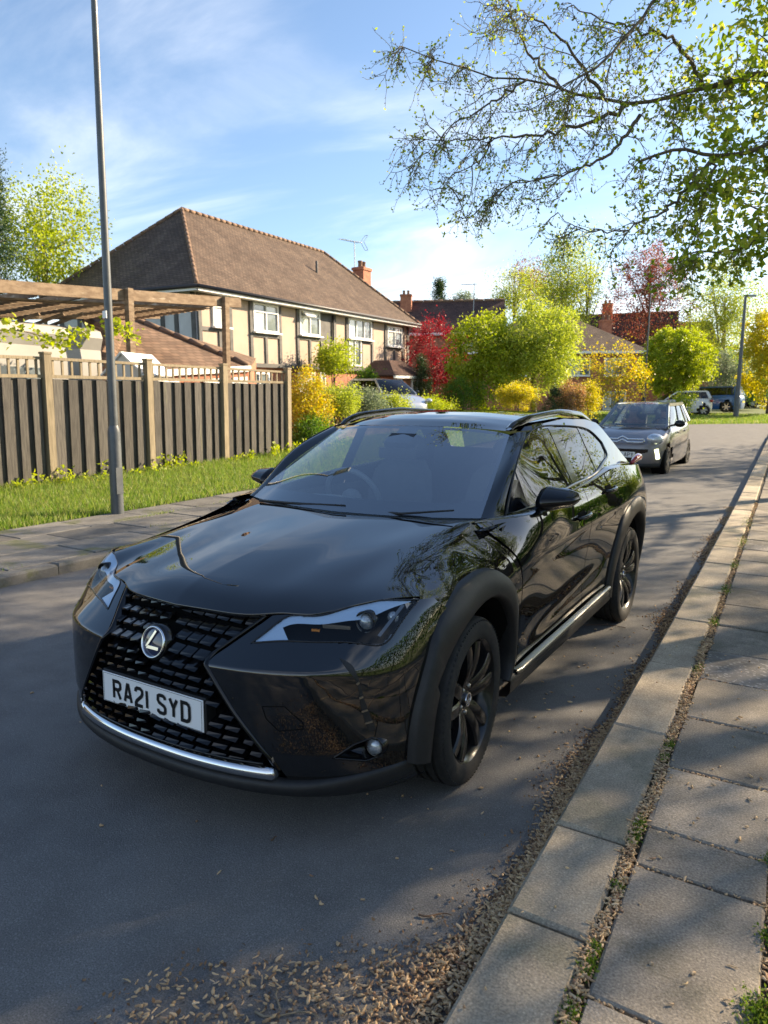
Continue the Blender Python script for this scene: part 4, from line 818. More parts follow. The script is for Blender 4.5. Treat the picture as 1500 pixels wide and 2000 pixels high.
# cabin side
ys = np.linspace(0, 1, 90); zs = np.linspace(0, 1, 50); P = np.zeros((90, 50, 3))
for k, w in enumerate(zs):
    z = 1.005+(.425)*w
    ya = float(np.interp(z, [1.005,1.012,1.202,1.378,1.45], [.45,.466,.77,1.115,1.30])); yb = float(np.interp(z, [1.0,1.12,1.25,1.36,1.45], [3.30,3.20,2.98,2.78,2.6]))
    y = ya+(yb-ya)*ys; zr = np.interp(y, [.4,1.1,1.35,1.9,2.4,2.9,3.3], [1.43,1.392,1.425,1.452,1.442,1.385,1.30]); zz = np.minimum(np.interp(w, [0, 1], [0, 1])*(zr-1.0)+1.0, 9); zz = np.where(y < 1.15, np.minimum(z, zr), zz)
    zz = np.where(y < 1.15, z*1.0, zz); x = Gx(y, zz)
    ax = np.interp(zz, [1.012,1.202,1.378], [A0[0],.632,A1[0]]); bl = np.clip(1-(y-ya)/.10, 0, 1)**1.5; x = x*(1-bl)+ax*bl
    P[:, k] = np.stack([x, y, zz], 1)
P[..., 2] = np.where(P[..., 1] < 1.15, np.minimum(P[..., 2], 1.398), P[..., 2])
C = (P[:-1, :-1]+P[1:, 1:])/2; dl = dlo.copy(); cen = dl.mean(0)
pfr = np.array([dlo[0], dlo[13], dlo[12], dlo[11]]); kp = ~inpoly(C[..., 1], C[..., 2], dl[:, 1:]) & (C[..., 1] > np.interp(C[..., 2], pfr[:, 2], pfr[:, 1])-.004)
pt = np.linspace(0, 1, 30); pa = wsE(pt); pb = arc(np.vstack([[.768,.545,1.006], pfr]))(pt); pw = np.linspace(0, 1, 10)[None, :, None]; PP = pa[:, None]*(1-pw)+pb[:, None]*pw+np.array([.012,-.016,.006])*np.sin(np.pi*pw); both(B().grid(PP), 'windscreen_pillar', M_PAINT, smooth=True)
both(B().grid(P, kp), 'cabin_side', M_PAINT, smooth=True)
def dpatch(ya, yb, off, pts=dlo, n=30):         # glass between two vertical cuts of the window outline
    yy = np.linspace(ya, yb, n); lo = []; hi = []
    pp = np.vstack([pts, pts[:1]])
    for y in yy:
        zs_ = []
        for a, c in zip(pp[:-1], pp[1:]):
            if (a[1]-y)*(c[1]-y) <= 0 and abs(a[1]-c[1]) > 1e-9: zs_.append(a[2]+(c[2]-a[2])*(y-a[1])/(c[1]-a[1]))
        lo.append(min(zs_)-.004); hi.append(max(zs_)+.004)
    s = np.linspace(0, 1, 12)[None]; Z = np.array(lo)[:, None]*(1-s)+np.array(hi)[:, None]*s; Y = np.repeat(yy[:, None], 12, 1)
    return np.stack([Gx(Y, Z)+off, Y, Z], 2)
ymin, ymax = dlo[:, 1].min()+.003, dlo[:, 1].max()-.003
for mir in (False, True):
    B().grid(dpatch(ymin, 1.50, -.004)).build('door_window', M_GLASSM, CAR, smooth=True, mirror=mir)
    B().grid(dpatch(1.60, ymax, -.004)).build('door_window', M_GLASSD, CAR, smooth=True, mirror=mir)
    B().grid(dpatch(1.49, 1.61, -.001, n=6)).build('door_pillar', M_GLOSSB, CAR, smooth=True, mirror=mir)
    B().grid(dpatch(2.06, 2.085, .0005, n=4)).build('window_divider', M_GLOSSB, CAR, smooth=True, mirror=mir)
    B().grid(dpatch(.80, .83, .0005, n=4)).build('window_divider', M_GLOSSB, CAR, smooth=True, mirror=mir)
    cr = arc(dlo[:8])(np.linspace(0, 1, 60)); cr[:, 0] = Gx(cr[:, 1], cr[:, 2])+.003; B().tube(cr, np.interp(np.linspace(0, 1, 60), [0,.2,.6,.85,1], [.004,.006,.009,.009,.004]), 8).build('window_trim', M_SATIN, CAR, smooth=True, mirror=mir)
    cr = arc(np.vstack([dlo[7:], dlo[:1]]))(np.linspace(0, 1, 50)); cr[:, 0] = Gx(cr[:, 1], cr[:, 2])+.002; B().tube(cr, .005, 6).build('window_seal', M_PLAST, CAR, smooth=True, mirror=mir)
# belt shelf joins doors and glass
P = np.zeros((60, 3, 3)); y = np.linspace(.33, 3.3, 60)
bz = np.array([belt(q) for q in y]); P[:, 0] = np.stack([Sx(y, bz), y, bz], 1); P[:, 2] = np.stack([np.minimum(Gx(y, bz+.012), P[:, 0, 0]-.002), y, bz+.012], 1); P[:, 1] = (P[:, 0]+P[:, 2])/2+np.array([.006,0,.006])
both(B().grid(P), 'belt_moulding', M_PAINT, smooth=True)
# --- roof, rails, tail
yy = np.linspace(0, 1, 50); y = 1.035+(2.86-1.035)*yy
zc_ = np.interp(y, [1.035,1.15,1.3,1.5,1.75,2.0,2.3,2.6,2.86], [1.412,1.447,1.472,1.490,1.501,1.502,1.492,1.468,1.432]); P = np.zeros((41, 50, 3))
for i, a in enumerate(np.linspace(-1, 1, 41)):
    yo = y+.085*np.abs(a)**2.2*(1-yy)-.06*np.abs(a)**2*yy; xe = np.interp(yy, [0,.15,.6,1], [.560,.598,.612,.56]); ze = np.interp(y, [1.035,1.35,1.9,2.4,2.86], [1.392,1.430,1.455,1.445,1.385])
    P[i, :, 0] = a*xe; P[i, :, 1] = yo; P[i, :, 2] = zc_+(ze-zc_)*np.abs(a)**2.6
B().grid(P).build('roof', M_PAINT, CAR, smooth=True)
for s in (1, -1):
    t = np.linspace(0, 1, 40); y = 1.13+1.62*t; x = np.interp(t, [0,.15,.6,1], [.548,.572,.578,.548]); zr = np.interp(y, [1.035,1.35,1.9,2.4,2.86], [1.398,1.440,1.464,1.453,1.395])+.038*np.sin(np.pi*t)**.35-.004
    Q = np.zeros((40, 6, 3))
    for k, (dx, dz) in enumerate([(-.018,-.022),(-.016,.006),(-.006,.014),(.008,.013),(.018,.002),(.020,-.022)]): Q[:, k] = np.stack([s*(x+dx), y, zr+dz*np.minimum(1, .35+3*np.sin(np.pi*t))], 1)
    B().grid(Q if s > 0 else Q[:, ::-1]).build('roof_rail', M_GLOSSB, CAR, smooth=True)
P = np.zeros((31, 9, 3))
for k, (y, z, hw, bow) in enumerate([(2.80,1.432,.54,.05),(2.93,1.41,.55,.06),(3.08,1.30,.585,.10),(3.24,1.15,.625,.12),(3.32,1.09,.68,.12),(3.42,.95,.77,.12),(3.51,.70,.84,.15),(3.55,.55,.84,.19),(3.50,.25,.80,.18)]):
    a = np.linspace(-1, 1, 31); P[:, k] = np.stack([a*hw, y-bow*np.abs(a)**3, np.full(31, z)-.03*a*a*(k < 3)], 1)
B().grid(P[:, 3:]).build('tailgate', M_PAINT, CAR, smooth=True); B().grid(P[:, :4]).build('rear_window', M_GLASSD, CAR, smooth=True)
b = B(); t = np.linspace(0, 1, 12)
both(B().tube(np.stack([.805+.02*t-.06*t**3, 2.98+.40*t, 1.115+.035*np.sin(np.pi*t)], 1), .008+.022*np.sin(np.pi*np.clip(t, .03, .97))**.7, 8), 'tail_lamp', M_RED, smooth=True)
# --- floor, interior
b = B().box((0,1.42,.25), (1.44,3.7,.09)).box((0,-.5,.27), (1.1,.4,.09)).box((0,-.15,.50), (1.16,.9,.40)).box((0,3.0,.55), (1.3,.7,.6)); b.build('underbody', M_DARK, CAR)
for cy in (0, 2.64):
    P = np.zeros((30, 4, 3)); an = np.linspace(-.12, math.pi+.12, 30)
    for k, (x, r_) in enumerate([(.45,.05),(.46,.40),(.80,.41),(.868,.43)]): P[:, k] = np.stack([np.full(30, x), cy-r_*np.cos(an), .36+r_*np.sin(an)], 1)
    both(B().grid(P), 'wheel_well', M_DARK)
P = np.zeros((20, 3, 3)); y = np.linspace(.45, 3.1, 20)
for k, (x, z) in enumerate([(.80,.99),(.76,.7),(.74,.3)]): P[:, k] = np.stack([np.full(20, x), y, np.full(20, z)], 1)
both(B().grid(P), 'door_lining', M_SEAT)
P = np.zeros((24, 7, 3)); xs = np.linspace(-.74, .74, 24)
for k, (y, z) in enumerate([(.33,.985),(.50,1.0),(.68,1.0),(.80,.985),(.84,.94),(.86,.80),(.90,.5)]): P[:, k] = np.stack([xs, np.full(24, y)+.10*(np.abs(xs)/.74)**2*(k < 2), np.full(24, z)+.03*np.exp(-((xs+.36)/.2)**2)*(2 <= k < 5)], 1)
B().grid(P).build('dashboard', M_DASH, CAR, smooth=True)
a = np.arange(32)*2*math.pi/32; B().tube(np.stack([-.36+.18*np.cos(a), .98-.075*np.sin(a), .985+.165*np.sin(a)], 1), .016, 8, closed=True).ball((-.36,.96,.975), (.07,.04,.06)).build('steering_wheel', M_DASH, CAR, smooth=True)
def seat(x, y):
    st = B(); P = np.zeros((12, 13, 3))
    for k, (yy_, z, w) in enumerate([(-.30,.50,.22),(-.31,.60,.24),(-.25,.66,.25),(0,.63,.25),(.14,.62,.25),(.22,.74,.25),(.27,.95,.245),(.31,1.10,.215),(.335,1.16,.16),(.35,1.17,.12),(.40,1.14,.14),(.40,.9,.23),(.30,.5,.23)]):
        an = np.linspace(-1, 1, 12); P[:, k] = np.stack([x+an*w, y+yy_+.03*an**2*0-.04*np.abs(an)**3*(4 < k < 9), z+.0*an], 1)
    st.grid(P).ball((x, y+.375, 1.255), (.13,.05,.085), 14, 10); return st.build('seat', M_SEAT, CAR, smooth=True)
for x in (-.36, .36): seat(x, 1.30)
B().box((0,2.25,.60), (1.25,.5,.18)).box((0,2.56,.90), (1.25,.16,.60), rx=R(-14)).build('rear_seat', M_SEAT, CAR)
# --- door mirrors
for mir in (False, True):
    P = np.zeros((25, 29, 3))                   # housing: lofted sections from door to tip, flat on top, keel below
    for i, t in enumerate(np.linspace(0, 1, 25)):
        c = np.array([.835+.190*t, .835+.035*t, 1.070+.022*t]); rr = np.interp(t, [0,.04,.2,.75,.95,1], [.02,.72,.95,.92,.70,.02])
        for k in range(29):
            an = 2*math.pi*k/28; cy_, sz = math.cos(an), math.sin(an); ex = .72; hy_ = .060 if cy_ > 0 else .115*(1-.3*t); q = np.sign(cy_)*abs(cy_)**ex; z_ = np.sign(sz)*abs(sz)**ex
            P[i, k] = c+np.array([0, hy_*q*rr, ((.078-.044*t)*z_ if sz > 0 else (.072-.036*t)*z_)*rr*(1-.45*max(0, -q))+.010*(q < 0)*q])
    mo = B().grid(P).build('door_mirror', M_GLOSSB, CAR, smooth=True, mirror=mir)
    B().tube([(.80,.78,1.000),(.835,.80,1.012),(.87,.82,1.03)], [.036,.030,.036], 10).build('mirror_stalk', M_GLOSSB, mo, smooth=True, mirror=mir)
    B().ball((.935,.898,1.082), (.075,.006,.05), 18, 10).build('mirror_face', M_MIRROR, mo, smooth=True, mirror=mir)
    B().add([(float(Gx(np.array(q), np.array(z_)))+.003, q, z_) for q, z_ in ((.60,1.03),(.80,1.03),(.80,1.17),(.735,1.17))], [(0,1,2,3)]).build('mirror_sail', M_GLOSSB, mo, mirror=mir)
# --- wipers
for x0, x1, y1, z1 in ((-.55,.02,.335,1.035),(.10,.58,.40,1.05)):
    wp = B().tube([(x0,.36,1.012),((x0+x1)/2,.335,1.022),(x1,y1,z1)], [.008,.006,.004], 6).build('wiper', M_PLAST, CAR, smooth=True)
# --- wheels
def wheel(x, y, s, steer=0):
    w = empty('wheel', (x, y, .341), (0, 0, steer)); w.parent = CAR
    pr = [(-.105,.248),(-.112,.27),(-.1125,.305),(-.100,.333)]
    for gx_ in (-.06,-.02,.02,.06): pr += [(gx_-.007,.3405),(gx_-.006,.332),(gx_+.006,.332),(gx_+.007,.3405)]
    pr += [(.088,.339),(.100,.333),(.1105,.315),(.1135,.295),(.1125,.276),(.108,.262),(.103,.252),(.095,.248)]
    B().lathe([(s*a, b_) for a, b_ in pr], (0,0,0), 'X', 72).build('tyre', M_TYRE, w, smooth=True, auto=38)
    b = B()
    for k in range(90):                          # tread blocks on the shoulder
        an = k*2*math.pi/90; b.bar((s*.080, .3375*math.cos(an), .3375*math.sin(an)), (s*.107, .327*math.cos(an), .327*math.sin(an)), .010, .004, (0, math.cos(an), math.sin(an)))
    b.build('tread_block', M_TYRE, w)['kind'] = 'stuff'
    rim = B().lathe([(s*a, b_) for a, b_ in [(-.10,.235),(-.02,.215),(.06,.222),(.085,.236),(.098,.245),(.104,.252),(.098,.255)]], (0,0,0), 'X', 64).build('rim', M_RIMB, w, smooth=True, auto=50)
    for k in range(5):
        for q in (-1, 1):
            a0 = k*2*math.pi/5+.3+q*.20; a1 = k*2*math.pi/5+.3+q*.22; P = []
            for t in np.linspace(0, 1, 8):
                an = a0+(a1-a0)*t; r_ = .045+.195*t; hw = .033-.005*t; xx = s*(.062+.036*t+.016*math.sin(math.pi*t)); cx_ = np.array([xx, r_*math.cos(an), r_*math.sin(an)]); tg = np.array([0, -math.sin(an), math.cos(an)])
                P.append([cx_-tg*hw-np.array([s*.035,0,0]), cx_-tg*hw*.9-np.array([s*.008,0,0]), cx_-tg*hw*.6, cx_+tg*hw*.6, cx_+tg*hw*.9-np.array([s*.006,0,0]), cx_+tg*hw-np.array([s*.035,0,0])])
            B().grid(np.array(P)).build('spoke', M_RIMB, w, smooth=True, auto=40)
    B().lathe([(s*.03,.07),(s*.060,.068),(s*.066,.058),(s*.060,.038),(s*.070,.034),(s*.076,.028),(s*.077,.0005)], (0,0,0), 'X', 32).build('hub', M_RIMB, w, smooth=True, auto=40)
    B().lathe([(s*.076,.030),(s*.080,.029),(s*.080,.024),(s*.077,.023)], (0,0,0), 'X', 28).bar((s*.0795,-.008,.014), (s*.0795,-.012,-.010), .006, .004, (1,0,0)).bar((s*.0795,-.012,-.010), (s*.0795,.016,-.010), .006, .004, (1,0,0)).build('hub_badge', M_CHROME, w)
    for k in range(5):
        an = k*2*math.pi/5+.3+math.pi/5; B().lathe([(s*.05,.011),(s*.068,.011),(s*.073,.008),(s*.074,.0005)], (0,.056*math.cos(an),.056*math.sin(an)), 'X', 10).build('wheel_nut', M_SATIN, w, smooth=True)
    B().lathe([(s*.0,.03),(s*.0,.155),(s*-.02,.155)], (0,0,0), 'X', 40).build('brake_disc', M_SATIN, w)
for x, s in ((.785, 1), (-.785, -1)):
    wheel(x-.010*s, 0, s, R(4)); wheel(x+.01*s, 2.64, s)
# ------------------------------------------------------------------ other vehicles
def gen_car(name, label, loc, rz, L_, W_, H_, paint, wr=.29, hood=.28, zl=.62, zc=.90, belt=.94, roofy=(.44,.90), rear=.985, nexp=4.2, glassm=None, wb=None, arch_pl=False):
    """local: front at -y, wheels on z=0; the lower body wraps a rounded plan, a radial cap makes bonnet and boot, the cabin stands on it"""
    g = glassm or M_GLASSD; o = empty(name, loc, (LEVEL if loc[1] > 6 else 0, 0, rz)); tag(o, label, 'car', 'cars on the road and drives'); hx, hy = W_/2, L_/2; wb = wb or L_*.66; fa, ra = -wb/2+.012*L_, wb/2
    n = 96; th = np.linspace(0, 2*math.pi, n+1); cx_ = np.sign(np.cos(th))*np.abs(np.cos(th))**(2/nexp); sy = np.sign(np.sin(th))*np.abs(np.sin(th))**(2/nexp)
    ztop = lambda y: np.interp((y+hy)/L_, [0,.03,.08,hood,rear-.02,1], [zl+.02,zl+.08,zl+.14,zc,belt+.03,belt])
    P = np.zeros((n+1, 9, 3)); rx = hx*cx_; ry = hy*sy
    for k, (s, ins) in enumerate([(0,.93),(.10,.975),(.30,.995),(.50,1),(.68,.995),(.82,.98),(.92,.955),(.98,.925),(1,.90)]):
        P[:, k] = np.stack([rx*ins, ry*(1-(1-ins)*.55), .18+(ztop(ry)-.18)*s], 1)
    C = (P[:-1, :-1]+P[1:, 1:])/2; kp = np.ones(C.shape[:2], bool)
    for ya in (fa, ra): kp &= ~(((C[..., 1]-ya)**2+(C[..., 2]-wr)**2 < (wr+.055)**2) & (np.abs(C[..., 0]) > hx*.925))
    b = B().grid(P, kp); Q = np.zeros((n+1, 8, 3))
    for k, r_ in enumerate(np.linspace(1, .02, 8)): x, y = P[:, 8, 0]*r_, P[:, 8, 1]*r_; Q[:, k] = np.stack([x, y, ztop(y)*1.0+.035*(1-r_**2)*(y < -hy+L_*hood)], 1)
    Q[:, 0, 2] = P[:, 8, 2]; body = b.grid(Q).build('body', paint, o, smooth=True)
    Y = lambda f_: -hy+L_*f_; cw = hx*.86; rw = hx*.665; zb = zc+.0; zr = H_-.03
    def quad(c00, c10, c11, c01, bulge, nm, m, par=o, nu=8, nv=6):
        s = np.linspace(0, 1, nu)[:, None, None]; t = np.linspace(0, 1, nv)[None, :, None]; A = [np.array(q, float) for q in (c00, c10, c11, c01)]; G_ = A[0]*(1-s)*(1-t)+A[1]*s*(1-t)+A[2]*s*t+A[3]*(1-s)*t; G_ = G_+np.array(bulge)*(np.sin(np.pi*s)*np.sin(np.pi*np.clip(t*.9+.05, 0, 1))); return B().grid(G_).build(nm, m, par, smooth=True)
    f0, f1, r1, r0 = Y(hood-.02), Y(roofy[0]), Y(roofy[1]), Y(rear)
    quad((-cw,f0,zb),(cw,f0,zb),(rw,f1,zr-.03),(-rw,f1,zr-.03), (0,-.09,.03), 'windscreen', g); quad((cw,r0,belt),(-cw,r0,belt),(-rw,r1,zr-.04),(rw,r1,zr-.04), (0,.06,.02), 'rear_window', g)
    quad((-rw,f1,zr-.03),(rw,f1,zr-.03),(rw,r1,zr-.04),(-rw,r1,zr-.04), (0,0,.055), 'roof', paint, nu=12, nv=10)
    for s in (1, -1):
        e = .012*s; m1 = .52
        A0_, A1_, C1_, C0_ = np.array((s*cw,f0+.05,zb)), np.array((s*rw,f1+.04,zr-.07)), np.array((s*rw,r1-.03,zr-.08)), np.array((s*cw,r0-.22,belt+.02))
        lo = lambda t: A0_*(1-t)+C0_*t; hi = lambda t: A1_*(1-t)+C1_*t
        for ta, tb in ((.10,.47),(.50,.80),(.825,.95)): quad(lo(ta)+[e,0,0], lo(tb)+[e,0,0], hi(tb)+[e,0,0], hi(ta)+[e,0,0], (.02*s,0,0), 'side_window', g)
        for t in (.485, .81): B().bar(lo(t)+[e,0,0], hi(t)+[e,0,0], .06, .02, (s,0,0)).build('pillar', M_GLOSSB, o)
        B().bar(A0_, A1_, .07, .05, (s,0,.3)).build('pillar', paint, o); B().bar(C0_, C1_, .16, .05, (s,0,.3)).build('pillar', paint, o)
        B().bar(A1_+[0,0,.03], C1_+[0,0,.035], .05, .07).build('roof_side', paint, o)
        B().tube([(s*cw,f0+.30,zb+.04),(s*(cw+.10),f0+.30,zb+.07)], .02, 6).ball((s*(cw+.19),f0+.30,zb+.09), (.11,.07,.075), 12, 8).build('door_mirror', M_GLOSSB, o, smooth=True)
        for q in (.38,.60): B().bar((s*(hx+.002),Y(q),zb-.10), (s*(hx+.002),Y(q)+.16,zb-.09), .02, .03).build('handle', paint, o)
        for ya in (fa, ra):
            w = empty('wheel', (s*(hx-.115), ya, wr)); w.parent = o
            B().lathe([(-.08*s,wr*.66),(-.09*s,wr*.93),(-.06*s,wr),(.06*s,wr),(.085*s,wr*.94),(.09*s,wr*.70),(.08*s,wr*.66)], (0,0,0), 'X', 32).build('tyre', M_TYRE, w, smooth=True, auto=40)
            rb = B().lathe([(0,wr*.64),(.06*s,wr*.66),(.082*s,wr*.70)], (0,0,0), 'X', 32)
            for q in range(6):
                a = q*math.pi/3; rb.bar((.065*s,.03*math.cos(a),.03*math.sin(a)), (.075*s,wr*.66*math.cos(a),wr*.66*math.sin(a)), .055, .03, (s,0,0))
            rb.lathe([(.05*s,.075),(.08*s,.07),(.085*s,.0005)], (0,0,0), 'X', 16).build('rim', M_SATIN, w); B().lathe([(.02*s,.0005),(.02*s,wr*.6)], (0,0,0), 'X', 24).build('brake_disc', M_DARK, w)
            B().lathe([(-.18*s,wr+.04),(.07*s,wr+.04)], (0,0,0), 'X', 24).build('wheel_well', M_DARK, w)
    B().box((0,0,.30), (W_*.72,L_*.80,.16)).build('underbody', M_DARK, o)
    o['_'] = 0; del o['_']; return o, hx, hy
def lamp_pair(o, hx, y, x, z, r_, nm, m, nrm=-1):
    for s in (1, -1): B().ball((s*x, y, z), r_, 16, 10).build(nm, m, o, smooth=True)
M_CGREY = mat('grey_metallic', (.17,.16,.165), .38, (.19,.18,.185), 200, metal=.45, coat=1.); M_HLAMP = mat('headlamp_clear', (.42,.46,.50), .08, (.62,.66,.70), 14, coat=1., metal=.5)
M_DRLON = mat('running_light', (1,1,.7), .3, emit=(1,1,.55), estr=1.6); M_CW = mat('white_paint', (.62,.62,.60), .35, coat=1.); M_CB = mat('blue_paint', (.02,.09,.32), .35, coat=1.); M_CNAVY = mat('navy_paint', (.012,.018,.05), .3, coat=1.); M_CSIL = mat('silver_paint', (.5,.53,.57), .3, metal=.5, coat=1.)
M_GLASSC = glass('hatchback_glass', (.62,.68,.68), f0=.22)
cz = float(gz(0, 13))
ct, hx, hy = gen_car('grey_hatchback', 'grey hatchback driving towards the camera with its running lights on', (-1.36, 14.05, cz), R(-1), 3.47, 1.62, 1.46, M_CGREY, .285, .225, .66, .93, .97, (.43,.90), .985, 4.6, M_GLASSC, 2.30)
fy_ = lambda x: -hy*(1-abs(x/hx)**4.6)**(1/4.6)
def fpt(x, z, o=0): return np.array([x, fy_(x)*.99-o, z])
for s in (1, -1):
    B().ball(fpt(s*.58, .74, -.10), (.165,.16,.115), 18, 12).build('headlamp', M_HLAMP, ct, smooth=True)
    b = B(); b.bar(fpt(s*.655,.355,.012), fpt(s*.625,.545,.012), .085, .05, (0,-1,0)); b.build('running_light', M_DRLON, ct)
b = B()
for z, w in ((.745,.40),(.685,.40)):
    xs = np.concatenate([np.linspace(-w, -.10, 8), [0], np.linspace(.10, w, 8)]); zz = np.where(np.abs(xs) < .01, z+.055, z); b.tube(np.stack([xs, np.array([fy_(q)*.99-.012 for q in xs]), zz], 1), .016, 6)
for s in (1, -1): b.tube([fpt(s*.40,.745,.012), fpt(s*.425,.715,.012), fpt(s*.40,.685,.012)], .014, 6)
b.build('chrome_chevron_bars', M_CHROME, ct, smooth=True)
xs = np.linspace(-.50, .50, 20); P = np.stack([np.stack([xs*k, np.array([fy_(q)*.992-.014 for q in xs]), np.full(20, z)], 1) for z, k in ((.55,1.),(.47,.98),(.36,.88),(.27,.72))], 1); B().grid(P).build('lower_intake', M_GLOSSB, ct, smooth=True)
xs = np.linspace(-.70, .70, 24); P = np.stack([np.stack([xs, np.array([fy_(q)*.98-q_ for q in xs]), np.full(24, z)], 1) for z, q_ in ((.26,.02),(.225,.035),(.18,.02),(.17,-.1))], 1); B().grid(P).build('bumper_lip', M_PLAST, ct, smooth=True)
pl = B().box((0, -hy-.012, .435), (.52,.012,.111)).build('number_plate', M_PLATEW, ct); 
for lt in lettering('64 APY', .040, .070, .012, .013, .036): lt.v = [q+np.array([.055, -hy-.0195, .435]) for q in lt.v]; lt.build('plate_character', M_INK, pl)
B().tube([(-.35,-hy+.80,.98),(.25,-hy+.86,.99)], .012, 5).build('wiper', M_DARK, ct); B().tube([(0,-.15,1.46),(0,-.08,1.56)], .006, 5).build('aerial', M_DARK, ct)
B().box((0,.0,.88), (1.25,.45,.16)).build('dashboard', M_DASH, ct); 
for x in (-.33,.33): B().box((x,.75,.85), (.46,.14,.62), rx=R(-12)).ball((x,.83,1.24), (.12,.06,.09)).build('seat', M_SEAT, ct, smooth=False)
# the two people in it
M_SKIN = mat('skin', (.45,.27,.20), .6); M_SHIRT = mat('patterned_shirt', (.16,.18,.24), .8, (.45,.42,.44), 22); M_TOP = mat('pink_top', (.42,.22,.20), .8, (.5,.3,.27), 9); M_HAIR = mat('dark_hair', (.02,.015,.012), .7); M_HAIR2 = mat('fair_hair', (.25,.17,.10), .7)
def sitter(label, x, shirt, hair, sh):
    bx = Vector((-1.36+x, 14.05+.55, cz+.55)); o = empty('person', bx, (LEVEL,0,0)); tag(o, label, 'person')
    me = bpy.data.meshes.new('m'); V = [(0,0,0),(0,-.02,.22),(0,.02,.46),(0,.01,.56),(0,-.02,.64),(0,-.03,.76),(.19,.0,.44),(.24,-.16,.24),(.14,-.38,.30),(-.19,.0,.44),(-.24,-.16,.24),(-.14,-.38,.30),(.11,-.3,-.02),(-.11,-.3,-.02),(.1,-.42,.31),(-.1,-.42,.31)]
    E_ = [(0,1),(1,2),(2,3),(3,4),(4,5),(2,6),(6,7),(7,8),(2,9),(9,10),(10,11),(0,12),(0,13),(8,14),(11,15)]; rd = [.17,.16,.16,.062,.088,.07,.075,.05,.035,.075,.05,.035,.085,.085,.03,.03]
    me.from_pydata(V, E_, []); b_ = bpy.data.objects.new('body', me); COL.objects.link(b_); b_.parent = o; md = b_.modifiers.new('s', 'SKIN'); sv = me.skin_vertices[0].data
    for q, r_ in zip(sv, rd): q.radius = (r_, r_*.8)
    sv[0].use_root = True; b_.modifiers.new('d', 'SUBSURF').levels = 2; b_.modifiers['d'].render_levels = 2; me.materials.append(M_SKIN)
    B().ball((0,.005,.735), (.098,.108,.075), 16, 10).ball((0,.045,.68), (.09,.07,.09), 14, 8).build('hair', hair, o, smooth=True)
    P = np.zeros((17, 7, 3)); an = np.linspace(0, 2*math.pi, 17)
    for k, (z, a, c, dy) in enumerate([(-.05,.20,.15,0),(.15,.195,.145,-.01),(.30,.205,.145,0),(.40,.225,.13,.01),(.47,.20,.105,.015),(.525,.10,.08,.015),(.54,.07,.07,.012)]): P[:, k] = np.stack([a*np.cos(an), c*np.sin(an)+dy, np.full(17, z)], 1)
    s_ = B().grid(P)
    for q in (1, -1): s_.tube([(q*.17,.0,.45),(q*.235,-.05,.34),(q*.25,-.16,.24),(q*.19,-.30,.28)], [.085,.078,.068,.055], 10)
    s_.build('top', shirt, o, smooth=True)
    B().ball((0,-.115,.675), (.013,.02,.02), 8, 6).build('nose', M_SKIN, o, smooth=True)
    for q in (1, -1): B().ball((q*.033,-.098,.705), (.012,.008,.007), 8, 6).build('eye', M_HAIR, o, smooth=True)
    return o
sitter('driver in a patterned dark shirt inside the grey hatchback', .34, M_SHIRT, M_HAIR, 0); sitter('passenger in a pinkish top inside the grey hatchback', -.34, M_TOP, M_HAIR2, 0)
a = np.arange(24)*2*math.pi/24; B().tube(np.stack([.34+.18*np.cos(a), .30-.06*np.sin(a), .93+.16*np.sin(a)], 1), .014, 6, closed=True).build('steering_wheel', M_DARK, ct, smooth=True)
# parked cars beyond
def far_car(name, label, px, py, D, rz, dims, paint, tail=True):
    p = dep(px, py, D); z = float(p[2]); o, hx, hy = gen_car(name, label, (p[0], p[1], z), rz, *dims[:3], paint, *dims[3:])
    if tail:
        for s in (1, -1): B().ball((s*hx*.84, hy*.90, dims[5]+.16 if len(dims) > 5 else .85), (.10,.11,.09), 10, 8).build('tail_lamp', M_RED, o, smooth=True)
        B().box((0, hy+.004, .62), (.5,.012,.11)).build('number_plate', mat('plate_yellow', (.7,.55,.05), .4), o)
    for s in (1, -1): B().ball((s*hx*.76, -hy*.94, .72), (.15,.10,.08), 10, 8).build('headlamp', M_HLAMP, o, smooth=True)
    return o
SUVD = (4.3,1.80,1.62,.33,.26,.72,1.0,1.04,(.42,.90),.985,4.4)
far_car('white_car', 'white parked car half hidden by the trunk of the round tree', 1322, 812, 41.5, R(-62), (3.7,1.66,1.44,.30,.25,.66,.92,.95,(.42,.90),.985,4.0), M_CW)
far_car('blue_estate', 'bright blue parked car beside the white one', 1376, 806, 44.5, R(-98), (4.4,1.80,1.60,.33,.26,.70,.98,1.02,(.42,.93),.985,4.6), M_CB)
far_car('navy_car', 'dark navy car parked side-on at the right edge', 1500, 795, 53, R(-66), (4.3,1.76,1.52,.32,.27,.66,.94,.98,(.44,.90),.985,4.2), M_CNAVY)
far_car('silver_car', 'silver car behind the front hedge of the half-timbered house', 752, 816, 27.5, R(62), (4.2,1.74,1.50,.31,.27,.64,.92,.96,(.44,.90),.985,4.0), M_CSIL)
